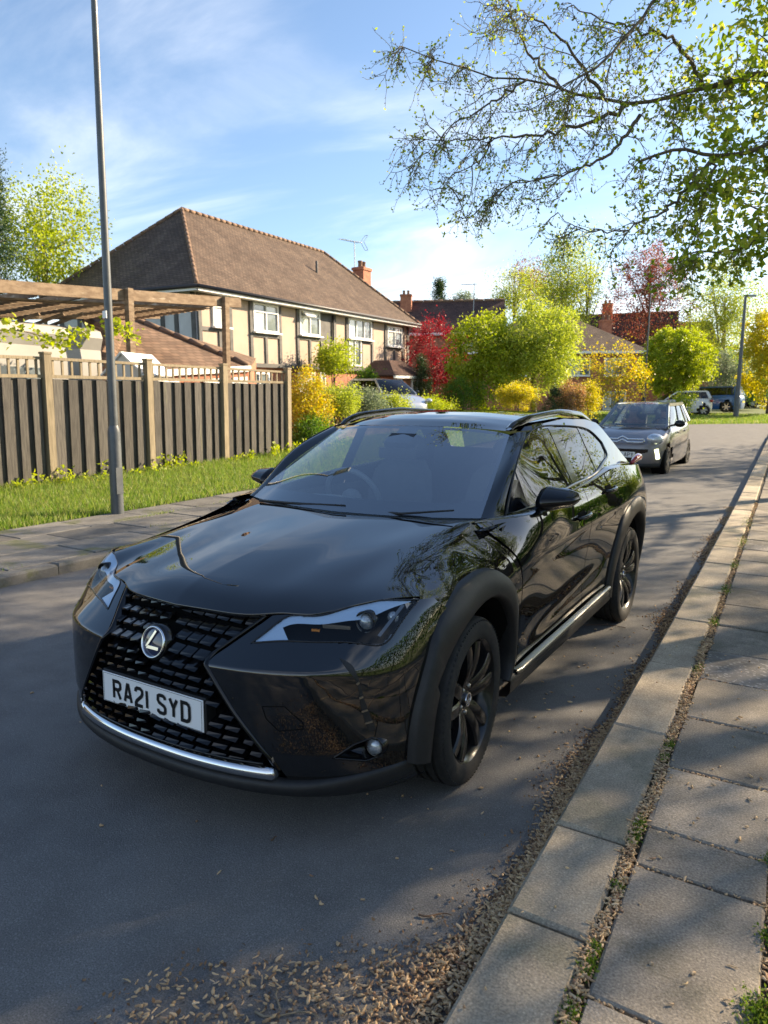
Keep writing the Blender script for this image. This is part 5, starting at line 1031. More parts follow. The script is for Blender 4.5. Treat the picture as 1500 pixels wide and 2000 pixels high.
# ------------------------------------------------------------------ vegetation
def quads(name, V, m, parent=None):
    n = len(V); me = bpy.data.meshes.new('m'); me.vertices.add(4*n); me.vertices.foreach_set('co', np.ascontiguousarray(V, np.float32).ravel()); me.loops.add(4*n); me.loops.foreach_set('vertex_index', np.arange(4*n, dtype=np.int32))
    me.polygons.add(n); me.polygons.foreach_set('loop_start', np.arange(0, 4*n, 4, dtype=np.int32)); me.polygons.foreach_set('loop_total', np.full(n, 4, np.int32)); me.update(calc_edges=True); me.validate(); return link(name, me, m, parent)
def unit(v): return v/(np.linalg.norm(v, axis=-1, keepdims=True)+1e-9)
def leafquads(C, size, rng, w=.55, outward=None, droop=.2, fold=.18):
    n = len(C); a = unit(rng.normal(size=(n, 3))); 
    if outward is not None: a = unit(a*.8+outward*.6)
    a[:, 2] -= droop; a = unit(a); s = unit(np.cross(a, rng.normal(size=(n, 3)))); nn = np.cross(a, s); L_ = (size*rng.uniform(.6, 1.3, n))[:, None]
    return np.stack([C, C+a*L_*.45+s*L_*w*.5+nn*L_*fold, C+a*L_, C+a*L_*.45-s*L_*w*.5+nn*L_*fold], 1)
M_BARK = mat('bark', (.085,.065,.045), .9, (.15,.12,.085), 8, stretch=(3,3,.8), bump=.8, bscale=22); M_BARKG = mat('bark_pale', (.20,.17,.12), .9, (.28,.24,.17), 8, bump=.6, bscale=20)
def lumps(rng, k=7):
    dirs = unit(rng.normal(size=(k, 3))); amp = rng.uniform(-.34, .38, k)
    def f(d): return 1+sum(a*np.maximum(0, d@q)**3 for a, q in zip(amp, dirs))
    return f
def tree(name, label, cat, c, rad, base, leafm, nclump=90, per=90, lsize=.09, sig=.22, trunk=.09, bark=M_BARK, seed=1, group=None, shell=2.2, w=.55, shape=None, limbs=12, droop=.2, parts=('trunk','crown'), top=None, flat=1.0):
    """c crown centre, rad crown radii, base (x,y,z) foot; leaf clumps hang on limbs through an uneven volume"""
    rng = np.random.default_rng(seed); c = np.asarray(c, float); rad = np.asarray(rad, float); base = np.asarray(base, float); lf = lumps(rng)
    d = unit(rng.normal(size=(nclump, 3))); rr = rng.uniform(0, 1, nclump)**(1/shell)*lf(d); K = d*rr[:, None]
    if shape == 'cone': K[:, 2] = rng.uniform(-1, 1, nclump)**1.0; h = (1-K[:, 2])/2; an = rng.uniform(0, 2*math.pi, nclump); q = rng.uniform(0, 1, nclump)**.4*(.12+.88*h)*lf(d); K[:, 0] = np.cos(an)*q; K[:, 1] = np.sin(an)*q
    if shape == 'dome': K[:, 2] = np.where(K[:, 2] < -.35, -.35+(K[:, 2]+.35)*.25, K[:, 2])
    K = c+K*rad; o = empty(name, base); tag(o, label, cat, group)
    # wood
    b = B(); tp = c+np.array([0,0,rad[2]*.35]); n = 8; t = np.linspace(0, 1, n)[:, None]; ax = base*(1-t)+tp*t+np.sin(t*5+seed)*np.array([.05,.04,0])*rad[0]*.6
    b.tube(ax-base, trunk*(1-.8*np.linspace(0, 1, n)**.8), 8); tips = []
    zlow = c[2]-rad[2]*.8; ftop = max(.15, min(.95, (zlow-base[2])/(tp[2]-base[2]+1e-6)))
    for k in rng.choice(nclump, min(limbs, nclump), False):
        s0 = rng.uniform(ftop*.8, .95); p0 = base*(1-s0)+tp*s0; e = K[k]; mid = (p0+e)/2+rng.normal(size=3)*.08*rad+np.array([0,0,.06*rad[2]]); r0 = trunk*.42*(1-.5*s0); P = np.array([p0, (p0+mid)/2+rng.normal(size=3)*.02, mid, (mid+e)/2, e]); b.tube(P-base, [r0,r0*.8,r0*.6,r0*.4,r0*.15], 5); tips.append(P)
    if tips:
        allp = np.vstack(tips)
        for k in rng.choice(nclump, min(nclump, limbs*4), False):
            q = allp[np.argmin(np.linalg.norm(allp-K[k], axis=1))]; b.tube(np.array([q, (q+K[k])/2+rng.normal(size=3)*.03, K[k]])-base, [trunk*.12, trunk*.08, trunk*.03], 4, cap=False)
    b.build(parts[0], bark, o, smooth=True)
    # leaves
    ids = np.repeat(np.arange(nclump), (per*rng.uniform(.5, 1.5, nclump)).astype(int)); sg = sig*rng.uniform(.6, 1.4, nclump); C = K[ids]+rng.normal(size=(len(ids), 3))*sg[ids][:, None]*np.array([1,1,flat])
    quads(parts[1], leafquads(C-base, lsize, rng, w, unit(C-c), droop), leafm, o); return o
L_YG = leafmat('leaf_yellow_green', [(.22,.29,.025),(.32,.38,.035),(.40,.44,.05)]); L_G = leafmat('leaf_green', [(.05,.11,.015),(.10,.19,.025),(.15,.25,.03)]); L_DK = leafmat('leaf_dark', [(.02,.045,.015),(.035,.07,.022),(.05,.09,.03)], .25)
L_RED = leafmat('leaf_red', [(.17,.012,.018),(.30,.025,.035),(.13,.01,.018),(.40,.06,.06)]); L_COP = leafmat('leaf_copper', [(.18,.045,.04),(.28,.09,.06),(.14,.05,.04),(.24,.13,.06)]); L_YEL = leafmat('leaf_gold', [(.42,.38,.03),(.55,.45,.03),(.34,.36,.04)]); L_ORG = leafmat('leaf_orange', [(.50,.40,.03),(.42,.42,.04),(.55,.34,.04),(.28,.34,.05)])
L_PAL = leafmat('leaf_pale', [(.30,.36,.05),(.40,.44,.07),(.22,.30,.04)]); L_OLV = leafmat('leaf_olive', [(.13,.17,.10),(.18,.22,.14),(.10,.14,.08)]); L_PNK = leafmat('leaf_bronze', [(.38,.17,.10),(.30,.24,.08),(.45,.25,.14)]); L_SPR = leafmat('leaf_spring', [(.14,.21,.025),(.22,.30,.035),(.30,.36,.05),(.36,.36,.08)], .6); L_BUD = leafmat('bud', [(.07,.055,.03),(.16,.16,.04),(.28,.30,.06)], .3)
def gb(px, py, D): p = dep(px, py, D); return np.array([p[0], p[1], float(gz(p[0], p[1]))+.05])
def T(name, label, cat, px, py, D, wpx, hpx, leafm, basepx=None, **k):
    c = dep(px, py, D); s = D/FPX; bp = dep(basepx or px, py, D); base = (bp[0], bp[1], float(gz(bp[0], bp[1]))+.05); return tree(name, label, cat, c, (wpx*s/2, wpx*s/2, hpx*s/2), base, leafm, **k)
T('leafy_tree', 'tall bright yellow-green tree behind the pergola', 'tree', 82, 470, 26, 190, 270, L_YG, nclump=150, per=60, lsize=.12, sig=.25, trunk=.13, seed=3, shape='dome', bark=M_BARKG)
T('conifer', 'dark evergreen at the far left edge behind the yellow-green tree', 'tree', -12, 455, 23, 92, 290, L_DK, nclump=150, per=70, lsize=.12, sig=.16, trunk=.15, seed=4, shape='cone', w=.25)
T('red_maple', 'crimson red maple at the end of the half-timbered house', 'tree', 842, 690, 36, 124, 150, L_RED, nclump=110, per=100, lsize=.085, sig=.15, trunk=.09, seed=5, shell=2.6)
T('red_maple', 'darker wine red maple spreading low beside the yellow-green tree', 'tree', 886, 728, 35, 70, 110, L_RED, nclump=60, per=90, lsize=.085, sig=.15, trunk=.08, seed=6)
T('conifer_shrub', 'dark blue-green conical shrub in front of the red maple', 'shrub', 823, 748, 34, 66, 100, L_DK, nclump=110, per=90, lsize=.08, sig=.12, trunk=.07, seed=7, shape='cone', w=.3)
T('feathery_tree', 'large feathery yellow-green tree at the centre of the gardens', 'tree', 1045, 678, 33, 226, 180, L_PAL, nclump=300, per=90, lsize=.17, sig=.21, trunk=.16, seed=8, w=.3, flat=1.1)
T('small_leaf_tree', 'bright green multi-branched tree left of the feathery tree', 'tree', 935, 700, 32, 110, 165, L_YG, nclump=150, per=70, lsize=.14, sig=.16, trunk=.09, seed=9, bark=M_BARKG)
T('underplanting', 'dark green bush under the bright multi-branched tree', 'shrub', 905, 768, 31, 90, 60, L_G, nclump=70, per=90, lsize=.07, sig=.14, trunk=.04, seed=10)
T('golden_shrub', 'golden yellow-green rounded shrub just above the suv roof', 'shrub', 1012, 775, 29, 84, 56, L_YEL, nclump=80, per=110, lsize=.06, sig=.11, trunk=.04, seed=11)
T('topiary_cone', 'dark clipped cone of topiary between two golden shrubs', 'shrub', 1082, 788, 29, 56, 56, L_DK, nclump=100, per=90, lsize=.05, sig=.07, trunk=.04, seed=12, shape='cone', w=.35)
T('bronze_shrub', 'bronze pink shrub with yellow-green side behind the suv roof rail', 'shrub', 1118, 778, 29, 54, 66, L_PNK, nclump=60, per=90, lsize=.06, sig=.11, trunk=.04, seed=13)
T('lime_shrub', 'lime yellow shrub beside the grey hatchback windscreen', 'shrub', 1150, 780, 29.4, 46, 68, L_YEL, nclump=60, per=90, lsize=.06, sig=.11, trunk=.04, seed=14)
T('berry_shrub', 'loose orange-flecked shrub in front of the brick house', 'shrub', 1212, 728, 38, 115, 105, L_ORG, nclump=120, per=34, lsize=.12, sig=.20, trunk=.07, seed=15)
T('round_tree', 'dense round clipped green tree above the grey hatchback', 'tree', 1323, 704, 42, 132, 128, L_YG, basepx=1336, nclump=360, per=80, lsize=.13, sig=.12, trunk=.17, seed=16, shell=3.2, limbs=16)
T('under_shrub', 'young yellow-green sapling in front of the white car', 'shrub', 1340, 785, 36, 44, 50, L_YG, nclump=30, per=40, lsize=.10, sig=.13, trunk=.03, seed=17)
T('olive_bush', 'grey olive bush right of the round tree', 'shrub', 1418, 722, 47, 92, 88, L_OLV, nclump=120, per=90, lsize=.09, sig=.2, trunk=.10, seed=18)
T('golden_tree', 'brilliant golden yellow tree at the right edge', 'tree', 1510, 680, 40, 125, 165, L_YEL, nclump=240, per=80, lsize=.13, sig=.16, trunk=.12, seed=19, shell=2.8)
T('clipped_hedge', 'low clipped hedge behind the dark blue car', 'hedge', 1478, 758, 49, 90, 44, L_G, nclump=90, per=90, lsize=.08, sig=.2, trunk=.06, seed=20)
T('sparse_tree', 'tall sparse ivy-clad tree behind the feathery tree, left of two', 'tree', 1108, 560, 58, 120, 200, L_PAL, nclump=190, per=50, lsize=.17, sig=.4, trunk=.22, seed=21, bark=M_BARKG)
T('sparse_tree', 'tall sparse tree with pale trunk, right of two', 'tree', 1150, 550, 60, 110, 230, L_YG, nclump=90, per=24, lsize=.16, sig=.4, trunk=.2, seed=22, bark=M_BARKG)
T('copper_tree', 'tall copper red tree rising over the brown hip roof', 'tree', 1268, 560, 62, 140, 190, L_COP, nclump=230, per=60, lsize=.16, sig=.32, trunk=.25, seed=23)
T('pale_tree', 'pale airy tree with forked limbs above the olive bush', 'tree', 1415, 620, 62, 150, 220, L_PAL, nclump=300, per=55, lsize=.17, sig=.4, trunk=.3, seed=24, bark=M_BARKG)
T('grey_green_tree', 'soft grey-green tree behind the dark plain roof', 'tree', 1005, 575, 66, 110, 100, L_PAL, nclump=110, per=60, lsize=.16, sig=.4, trunk=.2, seed=25)
T('copper_tree', 'small copper tree top above the grey-green tree', 'tree', 1035, 548, 70, 70, 66, L_COP, nclump=60, per=50, lsize=.16, sig=.4, trunk=.2, seed=26)
T('pine_tree', 'flat dark pine behind the tall sparse trees', 'tree', 1078, 572, 74, 80, 60, L_DK, nclump=80, per=70, lsize=.16, sig=.35, trunk=.2, seed=27)
T('distant_conifer', 'small distant conifer on the skyline over the dark plain roof', 'tree', 858, 582, 86, 38, 66, L_DK, nclump=60, per=60, lsize=.2, sig=.25, trunk=.2, seed=28, shape='cone')
T('distant_conifer', 'faint rounded treetop on the skyline near the small aerial', 'tree', 906, 590, 90, 40, 40, L_OLV, nclump=40, per=50, lsize=.2, sig=.35, trunk=.2, seed=29)
# front garden left of the suv
T('amber_shrub', 'amber and gold shrub at the end of the board fence', 'shrub', 600, 800, 18.2, 92, 130, L_ORG, nclump=120, per=95, lsize=.055, sig=.10, trunk=.03, seed=31)
T('garden_shrub', 'green leafy shrub under the amber shrub', 'shrub', 612, 850, 17.6, 84, 80, L_G, nclump=90, per=95, lsize=.05, sig=.10, trunk=.03, seed=32)
for k, (px, py, D, w, h, lm, lab) in enumerate([(660,782,19.5,90,50,L_PAL,'pale variegated bush in the front hedge nearest the amber shrub'),(712,786,21,90,44,L_OLV,'greyish bush in the middle of the front hedge'),(765,792,23,80,36,L_PAL,'last pale bush of the front hedge by the silver car'),(838,792,27,80,20,L_YG,'low bright green hedge right of the silver car')]):
    T('hedge_bush', lab, 'shrub', px, py, D, w, h, lm, nclump=80, per=80, lsize=.06, sig=.11, trunk=.03, seed=40+k, group='front garden hedge bushes')
T('wall_climber', 'green climber on the front of the half-timbered house', 'shrub', 650, 702, 28.3, 88, 66, L_YG, nclump=100, per=60, lsize=.09, sig=.16, trunk=.05, seed=45)
T('wall_climber', 'leafy climber beside the house porch', 'shrub', 712, 745, 30.5, 44, 40, L_G, nclump=40, per=60, lsize=.09, sig=.15, trunk=.04, seed=46)
# vine on the caravan
rng = np.random.default_rng(50); o = empty('trailing_vine', (-8.75,4,2.0)); tag(o, 'trailing leafy vine strung along the trellis in front of the caravan', 'vine'); b = B(); V = []
for px0, px1 in ((-60,85),(95,172),(205,262)):
    Pp = np.array([plane(px0+(px1-px0)*t, 652+14*math.sin(3*t+px0)+(12*t if px0 < 0 else 0), 0, -8.75) for t in np.linspace(0, 1, 14)])-np.array([-8.75,4,2.0]); b.tube(Pp, .008, 5); q = Pp[rng.integers(0, 14, 150)]+rng.normal(size=(150,3))*np.array([.06,.09,.09]); V.append(leafquads(q, .085, rng, .8))
b.build('stem', M_BARK, o); quads('leaves', np.vstack(V), L_YG, o)
# low brick wall and timber panel under the hedge
lw = empty('garden_wall', gb(655, 840, 18.6)); tag(lw, 'low brown timber panel wall under the front hedge', 'wall'); a = np.array(lw.location)
e = np.array(gb(790, 812, 25)); d_ = e-a
for k in range(4):
    p, q = d_*(k/4+.005), d_*((k+1)/4-.005); B().bar(p+[0,0,.35], q+[0,0,.35], .05, .7).build('panel', M_BEAM, lw); B().bar(d_*(k/4)+[0,0,0], d_*(k/4)+[0,0,.78], .09, .09).build('post', M_BEAM, lw)
# distant wood closing the skyline
rng = np.random.default_rng(60); C = []
for k in range(150):
    a = rng.uniform(R(-75), R(40)); D = rng.uniform(95, 130); p = np.array([CAM[0]+math.sin(a)*D, CAM[1]+math.cos(a)*D]); h = rng.uniform(3.5, 6.5); z0 = float(min(gz(p[0], p[1]), 4.3)); n = 260; C.append(np.c_[p[0]+rng.normal(0, 2.2, n), p[1]+rng.normal(0, 2.2, n), z0+rng.uniform(0, 1, n)**.7*h])
tag(quads('distant_wood', leafquads(np.vstack(C), .8, rng, .8), L_G), 'far belt of trees along the horizon behind the houses', 'trees', kind='stuff')
# ------------------------------------------------------------------ the overhanging tree on the right
rng = np.random.default_rng(11); TB = np.array([4.3, 6.2, .09]); OT = empty('roadside_tree', TB); tag(OT, 'overhanging roadside tree with curling twigs and fresh spring leaves at top right', 'tree')
fork = np.array([4.15, 6.1, 2.9]); W = B(); W.tube(np.array([TB, TB+[.02,0,1.], TB+[-.04,-.02,2.], fork])-TB, [.26,.21,.19,.18], 12)
def dl(pts): return np.array([dep(*p) for p in pts])
LR = .72
limbs = [(np.vstack([fork, [3.6,5.6,3.9], dl([(1520,140,7.0),(1465,147,6.9),(1375,175,6.8),(1300,192,6.6),(1225,205,6.4),(1175,190,6.3),(1095,175,6.2),(1030,155,6.1),(960,155,6.0),(875,125,5.9),(788,92,5.8)])]), .095, .005),
 (np.vstack([fork, [3.7,5.7,3.2], dl([(1560,262,6.6),(1500,280,6.5),(1395,305,6.3),(1325,297,6.2),(1248,316,6.1)])]), .07, .016),
 (np.vstack([fork, [3.7,5.4,4.3], dl([(1420,-120,6.2),(1330,-50,6.1),(1285,0,6.0),(1250,40,5.9),(1210,90,5.8),(1128,152,5.6)])]), .08, .012),
 (np.vstack([fork, [3.6,5.8,3.0], dl([(1560,400,6.8),(1490,455,6.7),(1430,490,6.6),(1370,492,6.5),(1320,505,6.4)])]), .07, .008),
 (dl([(1225,205,6.4),(1150,240,6.3),(1050,262,6.2),(960,270,6.1),(880,275,6.0),(815,268,5.9)]), .028, .004),
 (dl([(1100,178,6.2),(1040,110,6.3),(1010,60,6.3),(996,-10,6.4)]), .02, .008),
 (dl([(1250,225,6.4),(1190,300,6.3),(1130,330,6.2),(1060,350,6.1),(990,365,6.0),(960,390,6.0)]), .026, .004),
 (dl([(1395,305,6.3),(1330,385,6.3),(1270,430,6.2),(1200,450,6.1),(1120,440,6.0),(1090,415,6.0)]), .026, .004),
 (dl([(1400,300,6.3),(1370,400,6.4),(1345,480,6.4),(1320,540,6.4)]), .022, .005),
 (dl([(1180,190,6.3),(1130,120,6.2),(1080,60,6.1),(1020,20,6.0),(945,25,5.9)]), .024, .004),
 (dl([(1030,155,6.1),(960,200,6.0),(900,235,5.9),(830,300,5.8),(812,312,5.8)]), .016, .004),
 (dl([(960,270,6.1),(930,320,6.0),(890,340,6.0),(870,370,5.9)]), .012, .003),
 (dl([(1375,175,6.8),(1330,90,6.6),(1260,60,6.4),(1180,40,6.2),(1120,10,6.1)]), .03, .006),
 (np.vstack([fork, [4.3,5.2,4.2], [4.0,4.2,5.2], [3.3,3.2,5.9], [2.6,2.2,6.3]]), .10, .02), (np.vstack([fork, [4.5,6.8,4.4], [4.4,7.8,5.6], [3.6,8.6,6.6]]), .10, .02), (np.vstack([fork, [5.0,6.2,4.6], [5.7,6.0,6.0], [6.2,6.4,7.2]]), .11, .02)]
segs = []                                         # (point, direction, radius, weight)
for pts, r0, r1 in limbs:
    cv = arc(pts)(np.linspace(0, 1, 30)); cv[2:-1] += rng.normal(size=(27, 3))*.012; W.tube(cv-TB, LR*np.linspace(r0**.6, r1**.6, 30)**(1/.6), 7)
    tg = unit(np.gradient(cv, axis=0)); ln = np.linalg.norm(cv[-1]-cv[0])
    for i in range(7 if r0 > .06 else 1, 30): segs.append((cv[i], tg[i], ln/30, 1-.55*(i/29)*(r1 < .01)))
TW = B(); LC = []; BC = []
def twig(p, d, L_, n, sag, lift):
    P = [p]; d = d.copy()
    for i in range(n):
        t = i/n; d = unit(d+rng.normal(size=3)*.16+np.array([0,0,-sag*(t < .55)+lift*(t > .6)])); P.append(P[-1]+d*L_/n)
    return np.array(P)
SIDE = unit(-_r0*1.0+np.array([0,0,-.1]))
for p, tg, sp, r0 in segs:
    k = rng.poisson(sp/.082)
    for _ in range(k):
        d = unit(tg*.7+SIDE*.35+rng.normal(size=3)*.75+np.array([0,0,-.15])); L_ = rng.uniform(.25, .75)*r0; S2 = twig(p, d, L_, 8, .16, .28); TW.tube(S2-TB, np.linspace(.0052, .0022, 9), 4, cap=False)
        for i in range(2, 9):
            for _ in range(rng.integers(1, 3)):
                dd = unit((S2[i]-S2[i-1])*6+rng.normal(size=3)*.8+np.array([0,0,-.1])); l3 = rng.uniform(.07, .26); S3 = twig(S2[i], dd, l3, 5, .22, .55); TW.tube(S3-TB, np.linspace(.0026, .0014, 6), 3, cap=False)
                e = S3[-1]; right = (e-CAM)@_r0/((e-CAM)@_f)       # leafier towards the trunk
                nl = rng.integers(1, 4)+int(4*max(0, right-.30)/.2); LC.append(np.repeat(e[None], nl, 0)+rng.normal(size=(nl, 3))*.010); BC.append(S3[[2, 3, 4]]+rng.normal(size=(3,3))*.004)
W.build('trunk', M_BARK, OT, smooth=True); TW.build('twigs', mat('twig_bark', (.11,.095,.06), .85, (.20,.18,.10), 6), OT, smooth=True)
LC = np.vstack(LC); BC = np.vstack(BC)
rgt = np.clip(((LC-CAM)@_r0/((LC-CAM)@_f)-.15)/.4, 0, 1)
quads('leaves', leafquads(LC-TB, .030+.032*rgt, rng, .6, droop=-.25), L_SPR, OT); quads('buds', leafquads(BC-TB, .020, rng, .7, droop=-.3), L_BUD, OT)
# denser foliage towards the trunk and over the pavement, out of the picture to the right
K = []
while len(K) < 370:
    d = unit(rng.normal(size=3)); q = np.array([3.7,5.7,5.4])+d*np.array([3.1,4.2,2.6])*rng.uniform(.2, 1)**.45
    if q[2] > 2.6 and q[0] > 2.35-.095*(q[1]+2.5)+.10*rng.normal(): K.append(q)
for _ in range(34): K.append(dep(rng.uniform(1370, 1530), rng.uniform(-60, 500), rng.uniform(5.6, 7.2)))
K = np.array(K); ids = np.repeat(np.arange(len(K)), 40); C = K[ids]+rng.normal(size=(len(ids), 3))*.15
quads('crown', leafquads(C-TB, .075, rng, .6), L_SPR, OT)
b = B()
for k in range(0, len(K), 3):
    q = K[k]; e = fork+(q-fork)*.35+rng.normal(size=3)*.3; b.tube(np.array([e, (e+q)/2+rng.normal(size=3)*.1, q])-TB, [.02,.012,.004], 4, cap=False)
b.build('branch', M_BARK, OT, smooth=True)
# trees and hedge along the right-hand pavement (they shade the road and show in the paintwork)
for k, (x, y, h, r_, lab) in enumerate([(7.6,9.6,6.6,(3.4,3.6,3.2),'broad tree in the right-hand garden that shades the road'),(4.7,14.3,6.3,(2.6,2.9,2.6),'second roadside tree further along the right pavement'),(11.5,17,7.5,(3.6,3.6,3.8),'tall garden tree well back on the right'),(5.2,19,1.9,(1.5,2.2,1.9),'dense laurel bush by the right pavement beyond the hedge'),(5.6,26.5,2.2,(1.7,2.4,1.9),'last leafy bush far along the right pavement'),(7.4,25.5,6.2,(2.6,3.0,3.0),'third roadside tree beyond the laurel bush on the right')]):
    tree('roadside_tree', lab, 'tree', (x, y, h), r_, (x, y, float(gz(x, y))+.08), L_SPR, nclump=170, per=32, lsize=.14, sig=.26, trunk=.22, seed=70+k, shell=2., limbs=14, group='trees on the right of the road')
hd = B(); rng = np.random.default_rng(90); C = np.c_[rng.uniform(4.9, 6.0, 52000), rng.uniform(-9, 20, 52000), rng.uniform(0, 1, 52000)**.8*1.9]; C[:, 2] += gz(C[:, 0], C[:, 1])+.05; C = C[rng.uniform(size=len(C)) < .25+.75*np.maximum(np.abs(C[:, 0]-5.45)/.55, C[:, 2]/1.9)]
hg = empty('garden_hedge', (5.45,5,.1)); tag(hg, 'dark clipped hedge running along the back of the right pavement', 'hedge'); quads('foliage', leafquads(C-np.array([5.45,5,.1]), .10, rng, .6), L_G, hg)
for k in range(15): B().tube([(0,-13.5+1.9*k,-.1),(.1,-13.4+1.9*k,.8),(-.05,-13.5+1.9*k,1.5)], [.05,.04,.015], 6).build('stem', M_BARK, hg)
# ------------------------------------------------------------------ small stuff: grass, catkins, moss, litter
rng = np.random.default_rng(123)
def tris_mesh(name, V, m):                        # V: (n,3,3)
    n = len(V); me = bpy.data.meshes.new('m'); me.vertices.add(3*n); me.vertices.foreach_set('co', np.ascontiguousarray(V, np.float32).ravel()); me.loops.add(3*n); me.loops.foreach_set('vertex_index', np.arange(3*n, dtype=np.int32))
    me.polygons.add(n); me.polygons.foreach_set('loop_start', np.arange(0, 3*n, 3, dtype=np.int32)); me.polygons.foreach_set('loop_total', np.full(n, 3, np.int32)); me.update(calc_edges=True); return link(name, me, m)
def blades(P, h, w, lean=.35):
    n = len(P); a = rng.uniform(0, 2*math.pi, n); s = np.c_[np.cos(a), np.sin(a), np.zeros(n)]; hh = (h*rng.uniform(.5, 1.3, n))[:, None]; ld = rng.normal(size=(n, 3))*lean; ld[:, 2] = 0
    return np.stack([P-s*w/2, P+s*w/2, P+hh*(np.array([0,0,1])+ld)], 1)
M_GRASS = leafmat('grass', [(.07,.13,.02),(.12,.21,.028),(.18,.27,.04),(.24,.28,.07),(.28,.27,.11)], .45)
n = 150000; y = rng.uniform(-1.5, 1, n); y = -1.0+21*rng.uniform(0, 1, n)**1.25; lxv = np.interp(y, Lc(tt)[:, 1], Lc(tt)[:, 0])-1.98; x = lxv+(-9.0-lxv)*rng.uniform(0, 1, n)**.95
k = .45+.55*(np.sin(x*2.1+y*.8)+np.sin(y*1.7-x*.9+1.3)+2)/4; ok = rng.uniform(size=n) < k+.25; x, y = x[ok], y[ok]; P = np.c_[x, y, vz(x, y)-.005]
V = blades(P, .085+.05*sstep(-7.6, -8.3, x), .012); tag(tris_mesh('grass', V, M_GRASS), 'rough green verge grass between the left pavement and the fence', 'grass', kind='stuff')
# far grass corner and lawns
n = 60000; p0 = np.array([-5.2, 31.5]); x = rng.uniform(-12, 6, n); y = rng.uniform(29, 44, n); edge = np.interp(x, [-12,-5,-1.2,6], [27,30.3,33.4,37.2]); ok = (y > edge) & (x < 1.5); x, y = x[ok], y[ok]
tag(tris_mesh('grass', blades(np.c_[x, y, gz(x, y)-.02], .11, .03), M_GRASS), 'sunlit grass corner in front of the far parked cars', 'grass', kind='stuff')
# weeds along the fence
M_WEED = L_YG; C = []
for k in range(70):
    yy = rng.uniform(2.5, 12.5); q = np.array([FX+.12+abs(rng.normal(0, .12)), yy, 0]); q[2] = float(vz(q[0], yy)); h = rng.uniform(.08, .35); C.append(q+np.c_[rng.normal(0, .05, 26), rng.normal(0, .05, 26), rng.uniform(0, h, 26)])
tag(quads('weeds', leafquads(np.vstack(C), .07, rng, .6, droop=-.2), M_WEED), 'broad-leaved weeds sprouting along the foot of the fence', 'weeds', kind='stuff')
# catkins: short curled worms heaped in the gutter and the joints
M_CATK = leafmat('catkin', [(.58,.40,.22),(.68,.49,.29),(.44,.29,.16),(.62,.46,.26),(.26,.15,.09),(.70,.55,.36)], .1, .8); M_TWIG = mat('litter_brown', (.10,.06,.035), .9, (.17,.10,.06), 30)
def worms(P, ln, r_, nseg=4, flat=.5):
    n = len(P); a = rng.uniform(0, 2*math.pi, n); L_ = ln*rng.uniform(.5, 1.35, n); cur = rng.normal(0, 1.0, n); el = rng.normal(0, .25, n); ring = []; fat = rng.uniform(.55, 1.5, n); L_ = L_*rng.uniform(.6, 1.25, n)
    d = a.copy(); c = P.copy()
    for i in range(nseg+1):
        t = i/nseg; rr = r_*(.45+.75*math.sin(math.pi*min(max(t, .12), .9)))*rng.uniform(.75, 1.25, n)*fat; s = np.c_[-np.sin(d), np.cos(d), np.zeros(n)]; u = np.array([0,0,1.])
        ring.append(np.stack([c+s*rr[:, None], c+u*rr[:, None]*1.0, c-s*rr[:, None], c-u*rr[:, None]*.8], 1)); d = d+cur/nseg; c = c+np.c_[np.cos(d), np.sin(d), el*.6]*(L_/nseg)[:, None]
    RR = np.stack(ring, 1); Q = []
    for i in range(nseg):
        for j_ in range(4): Q.append(np.stack([RR[:, i, j_], RR[:, i, (j_+1) % 4], RR[:, i+1, (j_+1) % 4], RR[:, i+1, j_]], 1))
    return np.stack(Q, 1)                          # (n, faces, 4, 3)
def wormmesh(name, W_, m):
    n, f = W_.shape[:2]; return quads_welded(name, W_, m)
def quads_welded(name, W_, m):
    n, f = W_.shape[:2]; V = W_.reshape(-1, 3); me = bpy.data.meshes.new('m'); me.from_pydata(V.tolist(), [], np.arange(len(V)).reshape(-1, 4).tolist())
    bm = bmesh.new(); bm.from_mesh(me); bmesh.ops.remove_doubles(bm, verts=bm.verts, dist=1e-5); bm.to_mesh(me); bm.free(); me.polygons.foreach_set('use_smooth', [True]*len(me.polygons)); return link(name, me, m)
def gutter_w(y): return .035+.10*np.clip((.5-y)/2.0, 0, 1)+.05*(np.sin(y*2.3+.5)+np.sin(y*5.1))*.5+.03
n = 17000; y = np.concatenate([rng.uniform(-1.9, 1.2, 11500), rng.uniform(1.2, 9, 5500)]); gw = np.maximum(gutter_w(y), .02)*np.where(y > 1.2, 1.7, 1.15); q = np.abs(rng.normal(0, .46, n)); x = kx(y)-.005-q*gw*.85
# the drift swings out across the gutter towards the camera
sw = np.clip((-.85-y)/.55, 0, 1); x = x-sw*rng.uniform(0, 1, n)**2.6*.72
keep_ = (rng.uniform(size=n) < np.where(y > 2.2, .35+.5*np.sin(y*1.9)**2, 1)) & ((sw < .05) | (rng.uniform(size=n) < .8)); x, y, q = x[keep_], y[keep_], q[keep_]
P = np.c_[x, y, gz(x, y)+.004+np.maximum(0, .030*(1-q))*rng.uniform(0, 1, len(x))]
tag(wormmesh('catkin_drift', worms(P, .018, .0031), M_CATK), 'drift of fallen tan catkins along the right-hand gutter', 'catkins', kind='stuff')
n = 5100; y = np.concatenate([rng.uniform(-2.2, 2.2, 4000), rng.uniform(2.2, 9, 1100)]); x = kx(y)+.252+rng.normal(0, .011, n)+.008*np.sin(y*9); P = np.c_[x, y, gz(x, y)+.090+rng.uniform(0, .016, n)]
P2 = []
for r0 in rows[2:10]: m_ = rng.integers(15, 70); xx = rng.uniform(.27, .67, m_); P2.append(np.c_[kx(r0)+xx, np.full(m_, r0)+rng.normal(0, .006, m_), np.full(m_, .094)])
